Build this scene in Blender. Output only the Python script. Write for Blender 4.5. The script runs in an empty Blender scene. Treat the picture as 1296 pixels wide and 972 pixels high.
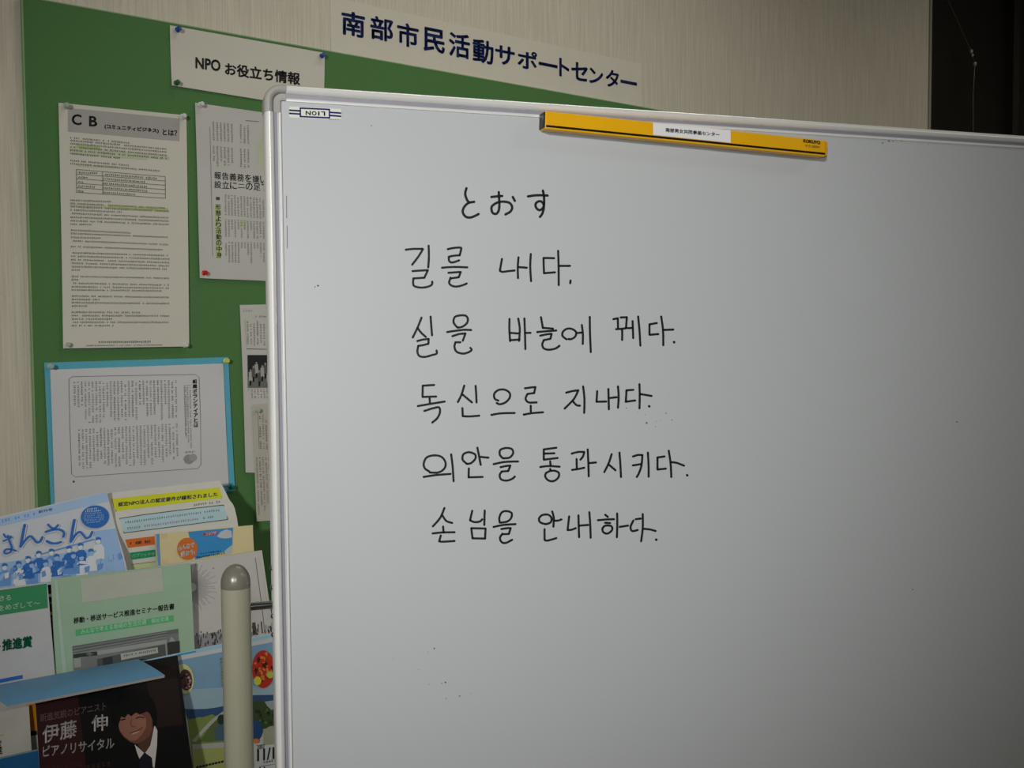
import bpy, bmesh, math, random
from mathutils import Vector, Matrix
from mathutils.bvhtree import BVHTree
random.seed(7)
R = math.radians
SC = bpy.context.scene
COL = SC.collection

# ------------------------------------------------------------------ camera
FPX = 1300.0                       # focal length in pixels of the 1296 x 972 frame
CAMP = Vector((0, 0, 1.59))
YAW, PITCH, ROLL = R(37.4), R(2.8), 0.007
F = Vector((math.sin(YAW) * math.cos(PITCH), math.cos(YAW) * math.cos(PITCH), -math.sin(PITCH)))
Rt = Vector((math.cos(YAW), -math.sin(YAW), 0))
Up = Rt.cross(F)
Rt, Up = (Rt * math.cos(ROLL) - Up * math.sin(ROLL)), (Up * math.cos(ROLL) + Rt * math.sin(ROLL))
cam = bpy.data.objects.new('camera', bpy.data.cameras.new('camera'))
COL.objects.link(cam)
cam.matrix_world = Matrix(((Rt.x, Up.x, -F.x, CAMP.x), (Rt.y, Up.y, -F.y, CAMP.y), (Rt.z, Up.z, -F.z, CAMP.z), (0, 0, 0, 1)))
cam.data.sensor_width = 36
cam.data.lens = 36 * FPX / 1296
cam.data.clip_start = 0.02
SC.camera = cam

# ------------------------------------------------------------------ world, lights, exposure
w = bpy.data.worlds.new('world'); SC.world = w; w.use_nodes = True
w.node_tree.nodes['Background'].inputs[0].default_value = (0.85, 0.9, 1.0, 1)
w.node_tree.nodes['Background'].inputs[1].default_value = 0.02
SC.view_settings.view_transform = 'Standard'
SC.view_settings.look = 'None'
SC.view_settings.exposure = 0.0
SC.view_settings.gamma = 1.0
SC.view_settings.use_curve_mapping = False

def area(name, loc, size, energy, rot=(0, 0, 0), col=(1, 1, 1), sy=None):
    l = bpy.data.lights.new(name, 'AREA'); l.energy = energy; l.size = size; l.color = col
    l.shape = 'RECTANGLE'; l.size_y = sy or size
    o = bpy.data.objects.new(name, l); COL.objects.link(o); o.location = loc; o.rotation_euler = rot
    return o
# an unseen wash added to brighten the wall behind the board; ceiling tubes to the right of the camera, and far right
TUBE = (1.0, 0.975, 0.91)
area('added_wall_wash', (1.3, 1.15, 2.92), 1.2, 4.8, col=TUBE, sy=0.3)
area('ceiling_light_right', (2.2, -0.8, 2.92), 1.2, 9.5, col=TUBE, sy=0.3)
area('ceiling_light_far', (3.6, 0.6, 2.92), 1.2, 8.5, col=TUBE, sy=0.3)

def spot(name, loc, au, av, e, ang, rad, col):
    l = bpy.data.lights.new(name, 'SPOT'); l.energy = e; l.spot_size = R(ang); l.spot_blend = 1.0; l.shadow_soft_size = rad; l.color = col
    o = bpy.data.objects.new(name, l); COL.objects.link(o); o.location = loc
    a = CAMP + (F + Rt * ((au - 648) / FPX) - Up * ((av - 486) / FPX)) * 1.3
    o.rotation_euler = (a - Vector(loc)).to_track_quat('-Z', 'Y').to_euler()
# an added soft edged spot behind the photographer, fading the light towards the corners, and the camera's own flash beside the lens
spot('added_falloff_spot', CAMP - F * 2.2 + Up * .5 - Rt * .7, 410, 385, 262, 34, .12, (1.0, 0.985, 0.955))
spot('camera_flash', CAMP + Up * .05 - Rt * .03, 720, 480, 13, 76, .02, (0.95, 0.975, 1.0))

# ------------------------------------------------------------------ helpers: pixels, planes
WALL_Y = 1.84
BYAW = R(19.0)                                     # whiteboard turned out from the wall
BD = Vector((math.cos(BYAW), -math.sin(BYAW), 0))  # along the board, to the right
BN = Vector((-math.sin(BYAW), -math.cos(BYAW), 0)) # out of the board's face, to the viewer

def ray(u, v):
    return F + Rt * ((u - 648) / FPX) - Up * ((v - 486) / FPX)

class Plane:
    def __init__(self, p, n): self.p, self.n = Vector(p), Vector(n).normalized()
    def cast(self, u, v):
        d = ray(u, v); t = (self.p - CAMP).dot(self.n) / d.dot(self.n)
        return CAMP + d * t, self.n
def wallp(off): return Plane((0, WALL_Y - off, 0), (0, -1, 0))

BP0 = CAMP + ray(342, 486) * 0.9                   # a point on the front of the frame
def boardp(off): return Plane(BP0 + BN * off, BN)

def lin(c):
    c = c / 255
    return c / 12.92 if c <= 0.04045 else ((c + 0.055) / 1.055) ** 2.4
MATS = {}
def pm(name, rgb, rough=0.7, var=0.05, scale=25, metal=0.0, bump=0.0, stretch=(1, 1, 1), spec=0.3, coat=0.0):
    if name in MATS: return MATS[name]
    m = bpy.data.materials.new(name); m.use_nodes = True; nt = m.node_tree
    b = nt.nodes['Principled BSDF']
    tc = nt.nodes.new('ShaderNodeTexCoord'); mp = nt.nodes.new('ShaderNodeMapping')
    mp.inputs['Scale'].default_value = stretch
    nz = nt.nodes.new('ShaderNodeTexNoise'); nz.inputs['Scale'].default_value = scale; nz.inputs['Detail'].default_value = 4
    cr = nt.nodes.new('ShaderNodeValToRGB')
    c = [lin(x) for x in rgb]
    cr.color_ramp.elements[0].position = 0.3; cr.color_ramp.elements[1].position = 0.7
    cr.color_ramp.elements[0].color = [min(1, x * (1 - var)) for x in c] + [1]
    cr.color_ramp.elements[1].color = [min(1, x * (1 + var)) for x in c] + [1]
    L = nt.links.new
    L(tc.outputs['Object'], mp.inputs[0]); L(mp.outputs[0], nz.inputs['Vector'])
    L(nz.outputs['Fac'], cr.inputs[0]); L(cr.outputs[0], b.inputs['Base Color'])
    b.inputs['Roughness'].default_value = rough; b.inputs['Metallic'].default_value = metal
    b.inputs['Specular IOR Level'].default_value = spec; b.inputs['Coat Weight'].default_value = coat
    if bump:
        bp = nt.nodes.new('ShaderNodeBump'); bp.inputs['Strength'].default_value = bump; bp.inputs['Distance'].default_value = 0.002
        L(nz.outputs['Fac'], bp.inputs['Height']); L(bp.outputs[0], b.inputs['Normal'])
    MATS[name] = m
    return m

class Buf:
    def __init__(self): self.v, self.f, self.m, self.mats = [], [], [], []
    def mi(self, m):
        if m not in self.mats: self.mats.append(m)
        return self.mats.index(m)
    def add(self, vs, fs, m):
        n = len(self.v); self.v += [tuple(x) for x in vs]; k = self.mi(m)
        for f in fs: self.f.append([i + n for i in f]); self.m.append(k)
    def box(self, o, ax, ay, az, m):            # corner o and three edge vectors
        o, ax, ay, az = map(Vector, (o, ax, ay, az))
        vs = [o, o + ax, o + ax + ay, o + ay, o + az, o + ax + az, o + ax + ay + az, o + ay + az]
        self.add(vs, [(0, 3, 2, 1), (4, 5, 6, 7), (0, 1, 5, 4), (1, 2, 6, 5), (2, 3, 7, 6), (3, 0, 4, 7)], m)
    def tube(self, pts, r, m, n=12, caps=True):
        pts = [Vector(p) for p in pts]; rs = r if isinstance(r, (list, tuple)) else [r] * len(pts)
        rings = []
        for i, p in enumerate(pts):
            d = (pts[min(i + 1, len(pts) - 1)] - pts[max(i - 1, 0)]).normalized()
            a = d.orthogonal() if abs(d.z) > 0.99 else d.cross(Vector((0, 0, 1)))
            if abs(d.z) > 0.99: a = Vector((1, 0, 0)) - d * d.x
            a.normalize(); b = d.cross(a)
            rings.append([p + (a * math.cos(2 * math.pi * k / n) + b * math.sin(2 * math.pi * k / n)) * rs[i] for k in range(n)])
        vs = [x for rg in rings for x in rg]; fs = []
        for i in range(len(pts) - 1):
            for k in range(n):
                fs.append((i * n + k, i * n + (k + 1) % n, (i + 1) * n + (k + 1) % n, (i + 1) * n + k))
        if caps: fs += [tuple(range(n))[::-1], tuple((len(pts) - 1) * n + k for k in range(n))]
        self.add(vs, fs, m)
    def build(self, name, parent=None, smooth=False, bevel=0, kind=None, origin=None):
        me = bpy.data.meshes.new(name)
        if origin is None and parent is None and self.v:
            xs, ys, zs = zip(*self.v); origin = Vector(((min(xs) + max(xs)) / 2, (min(ys) + max(ys)) / 2, min(zs)))
        if parent is not None: origin = parent.get('_o') and Vector(parent['_o']) or Vector((0, 0, 0))
        origin = Vector(origin) if origin is not None else Vector((0, 0, 0))
        me.from_pydata([tuple(Vector(x) - origin) for x in self.v], [], self.f)
        for m in self.mats: me.materials.append(m)
        me.polygons.foreach_set('material_index', self.m)
        if smooth:
            me.polygons.foreach_set('use_smooth', [True] * len(self.f))
            try: me.set_sharp_from_angle(angle=R(40))
            except Exception: pass
        me.update()
        o = bpy.data.objects.new(name, me); COL.objects.link(o)
        if parent is not None: o.parent = parent
        else: o.location = origin
        if parent is not None and parent.type == 'MESH': pass
        o['_o'] = tuple(origin)
        if bevel:
            b = o.modifiers.new('bevel', 'BEVEL'); b.width = bevel; b.segments = 3; b.limit_method = 'ANGLE'
        if kind: o['kind'] = kind
        return o
def thing(name, label, cat, loc, group=None):
    o = bpy.data.objects.new(name, None); COL.objects.link(o); o.location = loc; o['_o'] = tuple(loc)
    o.empty_display_size = 0.02
    o['label'] = label; o['category'] = cat
    if group: o['group'] = group
    return o
def tag(o, label, cat, group=None):
    o['label'] = label; o['category'] = cat
    if group: o['group'] = group
    return o

# ------------------------------------------------------------------ helpers: print on surfaces
_TC = {}
def glyphs(s, bold=0.0):
    key = (s, bold)
    if key in _TC: return _TC[key]
    cu = bpy.data.curves.new('lettering', 'FONT'); cu.body = s; cu.size = 1; cu.resolution_u = 3
    cu.fill_mode = 'FRONT'
    ob = bpy.data.objects.new('lettering', cu); COL.objects.link(ob)
    bpy.context.view_layer.update()
    dg = bpy.context.evaluated_depsgraph_get()
    me = ob.evaluated_get(dg).to_mesh()
    vs = [(p.co.x, p.co.y) for p in me.vertices]; fs = [tuple(p.vertices) for p in me.polygons]
    ob.evaluated_get(dg).to_mesh_clear()
    bpy.data.objects.remove(ob); bpy.data.curves.remove(cu)
    xs = [a for a, b in vs]; ys = [b for a, b in vs]
    x0, x1, y0, y1 = min(xs), max(xs), min(ys), max(ys)
    if y1 - y0 < 0.25:                              # a lone long-vowel bar keeps a thin box
        pass
    W_, H_ = x1 - x0 + 2 * bold + 1e-9, y1 - y0 + 2 * bold + 1e-9
    ov, of = [], []
    for k in range(9 if bold else 1):              # heavier weight: the glyph stamped around itself
        dx, dy = (0, 0) if k == 0 else (bold * math.cos(k * math.pi / 4), bold * math.sin(k * math.pi / 4))
        n = len(ov); ov += [((a - x0 + bold + dx) / W_, (b - y0 + bold + dy) / H_) for a, b in vs]; of += [tuple(i + n for i in f) for f in fs]
    vs, fs = ov, of
    _TC[key] = (vs, fs)
    return _TC[key]

class Print:
    """flat print laid on one surface; coordinates are photo pixels seen in a zoomed crop (ox, oy, scale)"""
    def __init__(self, surf, off=0.0004): self.s, self.b, self.off = surf, Buf(), off; self.crop(0, 0, 1)
    def crop(self, ox, oy, sc): self.ox, self.oy, self.sc = ox, oy, sc; return self
    def P(self, x, y, lay=0):
        p, n = self.s.cast(self.ox + x / self.sc, self.oy + y / self.sc)
        return p + n * (self.off + lay * 0.00025)
    def poly(self, pts, m, lay=0): self.b.add([self.P(x, y, lay) for x, y in pts], [tuple(range(len(pts)))], m)
    def quad(self, pts, m, lay=0, n=6):            # subdivided so it follows curved paper
        (a, b, c, d) = pts; vs = []
        for j in range(n + 1):
            for i in range(n + 1):
                s, t = i / n, j / n
                x = (1 - t) * ((1 - s) * a[0] + s * b[0]) + t * ((1 - s) * d[0] + s * c[0])
                y = (1 - t) * ((1 - s) * a[1] + s * b[1]) + t * ((1 - s) * d[1] + s * c[1])
                vs.append(self.P(x, y, lay))
        fs = [(j * (n + 1) + i, j * (n + 1) + i + 1, (j + 1) * (n + 1) + i + 1, (j + 1) * (n + 1) + i) for j in range(n) for i in range(n)]
        self.b.add(vs, fs, m)
    def ell(self, cx, cy, rx, ry, m, lay=0, n=20, rot=0):
        c, s = math.cos(rot), math.sin(rot)
        self.poly([(cx + rx * math.cos(t) * c - ry * math.sin(t) * s, cy + rx * math.cos(t) * s + ry * math.sin(t) * c) for t in [2 * math.pi * k / n for k in range(n)]], m, lay)
    def text(self, s, x0, y0, x1, y1, slope, m, bold=0.0, lay=1, shear=0.0, flip=False):
        wd = x1 - x0
        if slope >= 0: tl, bl, br = (x0, y0), (x0, y1 - slope * wd), (x1, y1)
        else: bl, br, tl = (x0, y1), (x1, y1 + slope * wd), (x0, y0 - slope * wd)
        vs, fs = glyphs(s, bold); out = []
        for a, b in vs:
            if flip: a, b = 1 - a, 1 - b
            x = bl[0] + (br[0] - bl[0]) * a + (tl[0] - bl[0]) * b - shear * b * (bl[1] - tl[1])
            y = bl[1] + (br[1] - bl[1]) * a + (tl[1] - bl[1]) * b
            out.append(self.P(x, y, lay))
        self.b.add(out, fs, m)
    def stroke(self, pts, wd, m, lay=0, smooth=True):
        p = [Vector(q) for q in pts]
        if smooth and len(p) > 2:
            q = []
            for i in range(len(p) - 1):
                a, b, c, d = p[max(i - 1, 0)], p[i], p[i + 1], p[min(i + 2, len(p) - 1)]
                for k in range(6):
                    t = k / 6
                    q.append(0.5 * ((2 * b) + (c - a) * t + (2 * a - 5 * b + 4 * c - d) * t * t + (3 * b - a - 3 * c + d) * t ** 3))
            q.append(p[-1]); p = q
        vs, n = [], len(p)
        for i in range(n):
            d = p[min(i + 1, n - 1)] - p[max(i - 1, 0)]
            d = d.normalized() if d.length > 1e-6 else Vector((1, 0))
            nn = Vector((-d.y, d.x)) * wd / 2
            vs += [p[i] + nn, p[i] - nn]
        fs = [(2 * i, 2 * i + 1, 2 * i + 3, 2 * i + 2) for i in range(n - 1)]
        self.b.add([self.P(x, y, lay) for x, y in vs], fs, m)
        for e in (p[0], p[-1]): self.ell(e.x, e.y, wd / 2, wd / 2, m, lay, 10)
    def line(self, pts, wd, m, lay=0): self.stroke(pts, wd, m, lay, smooth=False)
    def fine(self, x0, y0, x1, y1, h, m, lay=0, gaps=0.07, rng=random):
        """a row (or, when vertical, a column) of print too small to read"""
        d = Vector((x1 - x0, y1 - y0)); L = d.length; d.normalize(); nrm = Vector((-d.y, d.x))
        t = 0
        while t < L - h * 0.8:
            if rng.random() > gaps:
                o = Vector((x0, y0)) + d * t
                a = h * rng.uniform(0.5, 0.78)
                for k in range(2):                 # two strokes along, one across
                    q = nrm * h * (rng.uniform(-0.42, -0.1) if k else rng.uniform(0.1, 0.42)); wv = nrm * h * 0.11
                    s = o + d * h * rng.uniform(0, 0.2) + q; e = o + d * a + q
                    self.b.add([self.P(*(s - wv), lay), self.P(*(e - wv), lay), self.P(*(e + wv), lay), self.P(*(s + wv), lay)], [(0, 1, 2, 3)], m)
                s = o + d * h * rng.uniform(0.2, 0.6); wv = d * h * 0.1; q = nrm * h * rng.uniform(0.3, 0.45)
                self.b.add([self.P(*(s - wv - q), lay), self.P(*(s + wv - q), lay), self.P(*(s + wv + q), lay), self.P(*(s - wv + q), lay)], [(0, 1, 2, 3)], m)
            t += h
    def build(self, name, parent): return self.b.build(name, parent)

class Sheet:
    """a sheet or booklet standing in the room: rows of (left px, right px, distance from the wall left, right)"""
    def __init__(self, rows, thick=0.0005, bulge=0.0, wave=0.0, nu=12, nv=14, seed=1, fold=False):
        self.rows = rows; rng = random.Random(seed); ph = rng.uniform(0, 6)
        K = len(rows) - 1; g = []
        def cm(a, b, c, d, t): return 0.5 * ((2 * b) + (c - a) * t + (2 * a - 5 * b + 4 * c - d) * t * t + (3 * b - a - 3 * c + d) * t ** 3)
        for j in range(nv + 1):
            t = j / nv * K; i = min(int(t), K - 1); t -= i
            flat = [(r[0][0], r[0][1], r[1][0], r[1][1], r[2], r[3] if len(r) > 3 else r[2]) for r in rows]
            if K == 1: q = [flat[0][k] * (1 - t) + flat[1][k] * t for k in range(6)]
            else: q = [cm(flat[max(i - 1, 0)][k], flat[i][k], flat[i + 1][k], flat[min(i + 2, K)][k], t) if 0 < i < K - 1 or True else 0 for k in range(6)]
            for a in range(nu + 1):
                s = a / nu; vv = j / nv
                u = q[0] * (1 - s) + q[2] * s; v = q[1] * (1 - s) + q[3] * s
                off = q[4] * (1 - s) + q[5] * s + bulge * (4 * s * (1 - s)) * (0.4 + 0.6 * vv) + wave * (0.5 + 0.5 * math.sin(vv * 7 + s * 3 + ph)) * (4 * vv * (1 - vv))
                d = ray(u, v); t_ = (WALL_Y - off) / d.y
                g.append(CAMP + d * t_)
        self.nu, self.nv, self.g, self.th = nu, nv, g, thick
        W = nu + 1
        self.fs = [(j * W + i, (j + 1) * W + i, (j + 1) * W + i + 1, j * W + i + 1) for j in range(nv) for i in range(nu)]
        # a margin past the edges, used only to catch print lying at the rim
        self.bvh = BVHTree.FromPolygons([tuple(x) for x in g], self.fs)
    def cast(self, u, v):
        d = ray(u, v).normalized()
        h = self.bvh.ray_cast(CAMP, d)
        if h[0] is None:
            # nearest point on the sheet to this line of sight
            t = (self.g[len(self.g) // 2] - CAMP).length
            n0 = self.bvh.find_nearest(CAMP + d * t); n0 = self.bvh.find_nearest(CAMP + d * (n0[0] - CAMP).length)
            p, n = n0[0], n0[1]
        else: p, n = h[0], h[1]
        if n.dot(d) > 0: n = -n
        return p, n
    def buf(self, m, medge=None):
        b = Buf(); g, W = self.g, self.nu + 1
        b.add(g, self.fs, m)
        back = []
        for j in range(self.nv + 1):
            for i in range(W):
                a = g[j * W + min(i + 1, self.nu)] - g[j * W + max(i - 1, 0)]; c = g[min(j + 1, self.nv) * W + i] - g[max(j - 1, 0) * W + i]
                n = a.cross(c).normalized()
                if n.dot(g[j * W + i] - CAMP) < 0: n = -n
                back.append(g[j * W + i] + n * self.th)
        e = medge or m
        b.add(back, [f[::-1] for f in self.fs], e)
        rim = [i for i in range(W)] + [j * W + self.nu for j in range(1, self.nv + 1)] + [self.nv * W + i for i in range(self.nu - 1, -1, -1)] + [j * W for j in range(self.nv - 1, 0, -1)]
        vs = [g[i] for i in rim] + [back[i] for i in rim]; n = len(rim)
        b.add(vs, [(k, (k + 1) % n, n + (k + 1) % n, n + k) for k in range(n)], e)
        return b

# ------------------------------------------------------------------ materials
def wallpaper():
    m = bpy.data.materials.new('beige_fibre_wallpaper'); m.use_nodes = True; nt = m.node_tree; L = nt.links.new
    b = nt.nodes['Principled BSDF']; tc = nt.nodes.new('ShaderNodeTexCoord')
    mp = nt.nodes.new('ShaderNodeMapping'); mp.inputs['Scale'].default_value = (380, 380, 8)
    n1 = nt.nodes.new('ShaderNodeTexNoise'); n1.inputs['Scale'].default_value = 1; n1.inputs['Detail'].default_value = 3
    m2 = nt.nodes.new('ShaderNodeMapping'); m2.inputs['Scale'].default_value = (900, 900, 120)
    n2 = nt.nodes.new('ShaderNodeTexNoise'); n2.inputs['Scale'].default_value = 1
    mx = nt.nodes.new('ShaderNodeMath'); mx.operation = 'MULTIPLY_ADD'; mx.inputs[1].default_value = 0.35
    cr = nt.nodes.new('ShaderNodeValToRGB')
    cr.color_ramp.elements[0].position = 0.50; cr.color_ramp.elements[1].position = 0.85
    cr.color_ramp.elements[0].color = (lin(196), lin(189), lin(172), 1); cr.color_ramp.elements[1].color = (lin(216), lin(208), lin(190), 1)
    bp = nt.nodes.new('ShaderNodeBump'); bp.inputs['Strength'].default_value = 0.35; bp.inputs['Distance'].default_value = 0.0012
    L(tc.outputs['Object'], mp.inputs[0]); L(mp.outputs[0], n1.inputs['Vector'])
    L(tc.outputs['Object'], m2.inputs[0]); L(m2.outputs[0], n2.inputs['Vector'])
    L(n2.outputs['Fac'], mx.inputs[0]); L(n1.outputs['Fac'], mx.inputs[2])
    L(mx.outputs[0], cr.inputs[0]); L(cr.outputs[0], b.inputs['Base Color'])
    L(mx.outputs[0], bp.inputs['Height']); L(bp.outputs[0], b.inputs['Normal'])
    b.inputs['Roughness'].default_value = 0.9; b.inputs['Specular IOR Level'].default_value = 0.15
    return m
M_wall = wallpaper()
M_ceil = pm('white_ceiling_board', (215, 214, 208), 0.9, 0.08, 60, bump=0.3)
M_floor = pm('grey_vinyl_floor', (140, 132, 120), 0.5, 0.15, 9)
M_trim = pm('pale_trim', (150, 146, 132), 0.6)
M_felt = pm('green_felt', (84, 125, 74), 0.95, 0.10, 500, bump=0.3, spec=0.1)
M_feltedge = pm('pale_green_edge', (140, 168, 124), 0.8)
M_film = pm('clear_banner_film', (211, 205, 188), 0.6, 0.02)
M_paper = pm('white_paper', (208, 204, 190), 0.75, 0.02, 8)
M_paper_w = pm('cool_white_paper', (206, 206, 206), 0.7, 0.02, 8)
M_paper_g = pm('grey_newsprint', (196, 194, 186), 0.8, 0.03, 12)
M_ink = pm('black_print', (30, 29, 28), 0.6, 0.05)
M_inkg = pm('grey_print', (78, 76, 72), 0.7, 0.05)
M_inkl = pm('light_grey_print', (112, 112, 110), 0.7, 0.05)
M_navy = pm('navy_vinyl_lettering', (26, 46, 112), 0.4, 0.05)
M_navyd = pm('navy_print', (34, 34, 92), 0.4, 0.05)
M_board = pm('white_enamel_board', (185, 188, 189), 0.42, 0.015, 3, spec=0.35)
M_alu = pm('satin_aluminium', (240, 239, 234), 0.28, 0.02, 40, metal=0.25, spec=0.6)
M_alug = pm('shaded_aluminium_groove', (150, 149, 156), 0.5, 0.03, 40, metal=0.2)  # same rail metal, with the shade of the groove put into its colour
M_plas = pm('grey_plastic_corner', (162, 160, 154), 0.5, 0.03, 60)
M_marker = pm('black_marker_ink', (28, 29, 27), 0.45, 0.25, 60, spec=0.4)
M_post = pm('beige_grey_powder_coat', (148, 146, 126), 0.38, 0.03, 20)
M_cap = pm('dark_taupe_plastic', (112, 109, 98), 0.28, 0.04, 20, spec=0.6)
M_chrome = pm('chrome', (205, 206, 215), 0.12, 0.02, 10, metal=1)
M_yel = pm('yellow_plastic', (226, 168, 10), 0.35, 0.03, 30, spec=0.5)
M_blk = pm('black_plastic', (18, 18, 16), 0.4, 0.05, 30)
M_dark = pm('dark_pane', (22, 18, 13), 0.45, 0.25, 6, spec=0.2)
M_darkf = pm('dark_sash', (30, 27, 20), 0.6, 0.1, 20)
M_cord = pm('pale_nylon_cord', (74, 69, 58), 0.4, 0.1, 80, spec=0.5)
M_bead = pm('clear_bead', (150, 142, 128), 0.15, 0.1, 80, spec=0.8)
M_hil = pm('green_highlighter', (172, 188, 124), 0.8, 0.04)
M_hil2 = pm('pale_green_highlighter', (190, 196, 166), 0.8, 0.04)
M_grayband = pm('grey_header', (168, 166, 160), 0.75, 0.04)
M_cyanp = pm('turquoise_card', (92, 172, 192), 0.8, 0.03, 20)
M_rack = pm('dark_grey_rack', (58, 58, 60), 0.5, 0.06, 20)
def C(name, rgb, rough=0.5): return pm(name, rgb, rough, 0.03, 30)

# ------------------------------------------------------------------ room
def struct(name, b, **k):
    o = b.build(name, **k); o['kind'] = 'structure'; return o
X0, X1, Y0, ZC = -2.4, 5.4, -3.4, 3.0
xo = wallp(0).cast(1177.5, 60)[0].x              # where the dark window opening begins
b = Buf(); b.box((X0, Y0, -0.1), (X1 - X0, 0, 0), (0, WALL_Y - Y0 + .12, 0), (0, 0, 0.1), M_floor); struct('floor', b)
b = Buf(); b.box((X0, Y0, ZC), (X1 - X0, 0, 0), (0, WALL_Y - Y0 + .12, 0), (0, 0, 0.1), M_ceil); struct('ceiling', b)
WH0, WH1, WX1 = 0.85, 2.94, xo + 1.9
b = Buf()
b.box((X0, WALL_Y, 0), (xo - X0, 0, 0), (0, .12, 0), (0, 0, ZC), M_wall)
b.box((xo, WALL_Y, 0), (WX1 - xo, 0, 0), (0, .12, 0), (0, 0, WH0), M_wall)
b.box((xo, WALL_Y, WH1), (WX1 - xo, 0, 0), (0, .12, 0), (0, 0, ZC - WH1), M_wall)
b.box((WX1, WALL_Y, 0), (X1 - WX1, 0, 0), (0, .12, 0), (0, 0, ZC), M_wall)
struct('wall_back', b)
b = Buf(); b.box((X0 - .1, Y0, 0), (.1, 0, 0), (0, WALL_Y - Y0 + .12, 0), (0, 0, ZC), M_wall); struct('wall_left', b)
b = Buf(); b.box((X1, Y0, 0), (.1, 0, 0), (0, WALL_Y - Y0 + .12, 0), (0, 0, ZC), M_wall); struct('wall_right', b)
b = Buf(); b.box((X0 - .1, Y0 - .1, 0), (X1 - X0 + .2, 0, 0), (0, .1, 0), (0, 0, ZC), M_wall); struct('wall_front', b)
b = Buf(); b.box((X0, WALL_Y - .012, 0), (xo - X0, 0, 0), (0, .012, 0), (0, 0, .07), M_trim); struct('baseboard_back', b)
b = Buf(); b.box((xo - .010, WALL_Y - .004, WH0), (.012, 0, 0), (0, .03, 0), (0, 0, WH1 - WH0), M_trim); struct('trim_1', b)
# dark window beside the wall
win = bpy.data.objects.new('window_1', None); COL.objects.link(win); win.location = (xo, WALL_Y + .06, WH0); win['_o'] = (xo, WALL_Y + .06, WH0); win['kind'] = 'structure'
xs = wallp(-.05).cast(1283, 60)[0].x
b = Buf()
b.box((xo + .002, WALL_Y + .075, WH0), (WX1 - xo - .004, 0, 0), (0, .006, 0), (0, 0, WH1 - WH0), M_dark); b.build('pane', win)
b = Buf()
b.box((xo + .002, WALL_Y + .05, WH0), (.02, 0, 0), (0, .045, 0), (0, 0, WH1 - WH0), M_darkf)
b.box((xs, WALL_Y + .05, WH0 + .03), (.045, 0, 0), (0, .04, 0), (0, 0, WH1 - WH0 - .06), M_darkf)
b.box((WX1 - .045, WALL_Y + .05, WH0 + .03), (.043, 0, 0), (0, .04, 0), (0, 0, WH1 - WH0 - .06), M_darkf)
b.box((xo + .022, WALL_Y + .05, WH0), (WX1 - xo - .024, 0, 0), (0, .04, 0), (0, 0, .03), M_darkf)
b.box((xo + .022, WALL_Y + .05, WH1 - .03), (WX1 - xo - .024, 0, 0), (0, .04, 0), (0, 0, .03), M_darkf)
b.build('window_frame', win)
# the cord hanging in front of it
pc = wallp(-.03)
k1, k2 = pc.cast(1229, 65)[0], pc.cast(1233.5, 81)[0]
top = pc.cast(1195, -10)[0]; topu = top + (top - k1) * 0.0
slope = (k1 - top); topu = k1 - slope * ((WH1 - .0 - k1.z) / -slope.z) if slope.z < 0 else top
cd = thing('pull_cord', 'thin pale cord with two small beads hanging before the dark window', 'cord', k2)
b = Buf(); b.tube([topu, k1, k2, pc.cast(1231.5, 120)[0], pc.cast(1231.5, 172)[0], pc.cast(1232, 300)[0]], .0016, M_cord, 8); b.build('cord', cd, smooth=True)
for p, r_ in ((k1, .0065), (pc.cast(1230.5, 70)[0], .005), (k2, .0068)):
    b = Buf(); n = 6
    pts = [p + Vector((0, 0, r_ * 1.3 * math.cos(math.pi * i / n))) for i in range(n + 1)]
    b.tube(pts, [max(.0006, r_ * math.sin(math.pi * i / n)) for i in range(n + 1)], M_bead, 10); b.build('bead', cd, smooth=True)

# ------------------------------------------------------------------ notice board
cl = wallp(.012)
pl = cl.cast(37, 330)[0]; ptop = (wallp(.012).cast(215, 26)[0] + wallp(.012).cast(600, 98.5)[0]) / 2
XL, ZT, XR, ZB = pl.x, ptop.z, pl.x + 2.4, cl.cast(340, 880)[0].z
nb = thing('notice_board', 'large green felt notice board fixed to the beige wall', 'notice board', (XL, WALL_Y, ZB))
b = Buf(); b.box((XL + .002, WALL_Y - .012, ZB + .002), (XR - XL - .004, 0, 0), (0, .0115, 0), (0, 0, ZT - ZB - .004), M_felt); b.build('felt_panel', nb)
b = Buf(); t = .002
for o_, ax, az in (((XL, 0, ZB), (t, 0, 0), (0, 0, ZT - ZB)), ((XR - t, 0, ZB), (t, 0, 0), (0, 0, ZT - ZB)), ((XL + t, 0, ZT - t), (XR - XL - 2 * t, 0, 0), (0, 0, t)), ((XL + t, 0, ZB), (XR - XL - 2 * t, 0, 0), (0, 0, t))):
    b.box((o_[0], WALL_Y - .0125, o_[2]), ax, (0, .012, 0), az, M_feltedge)
b.build('edge_strip', nb)

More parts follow.
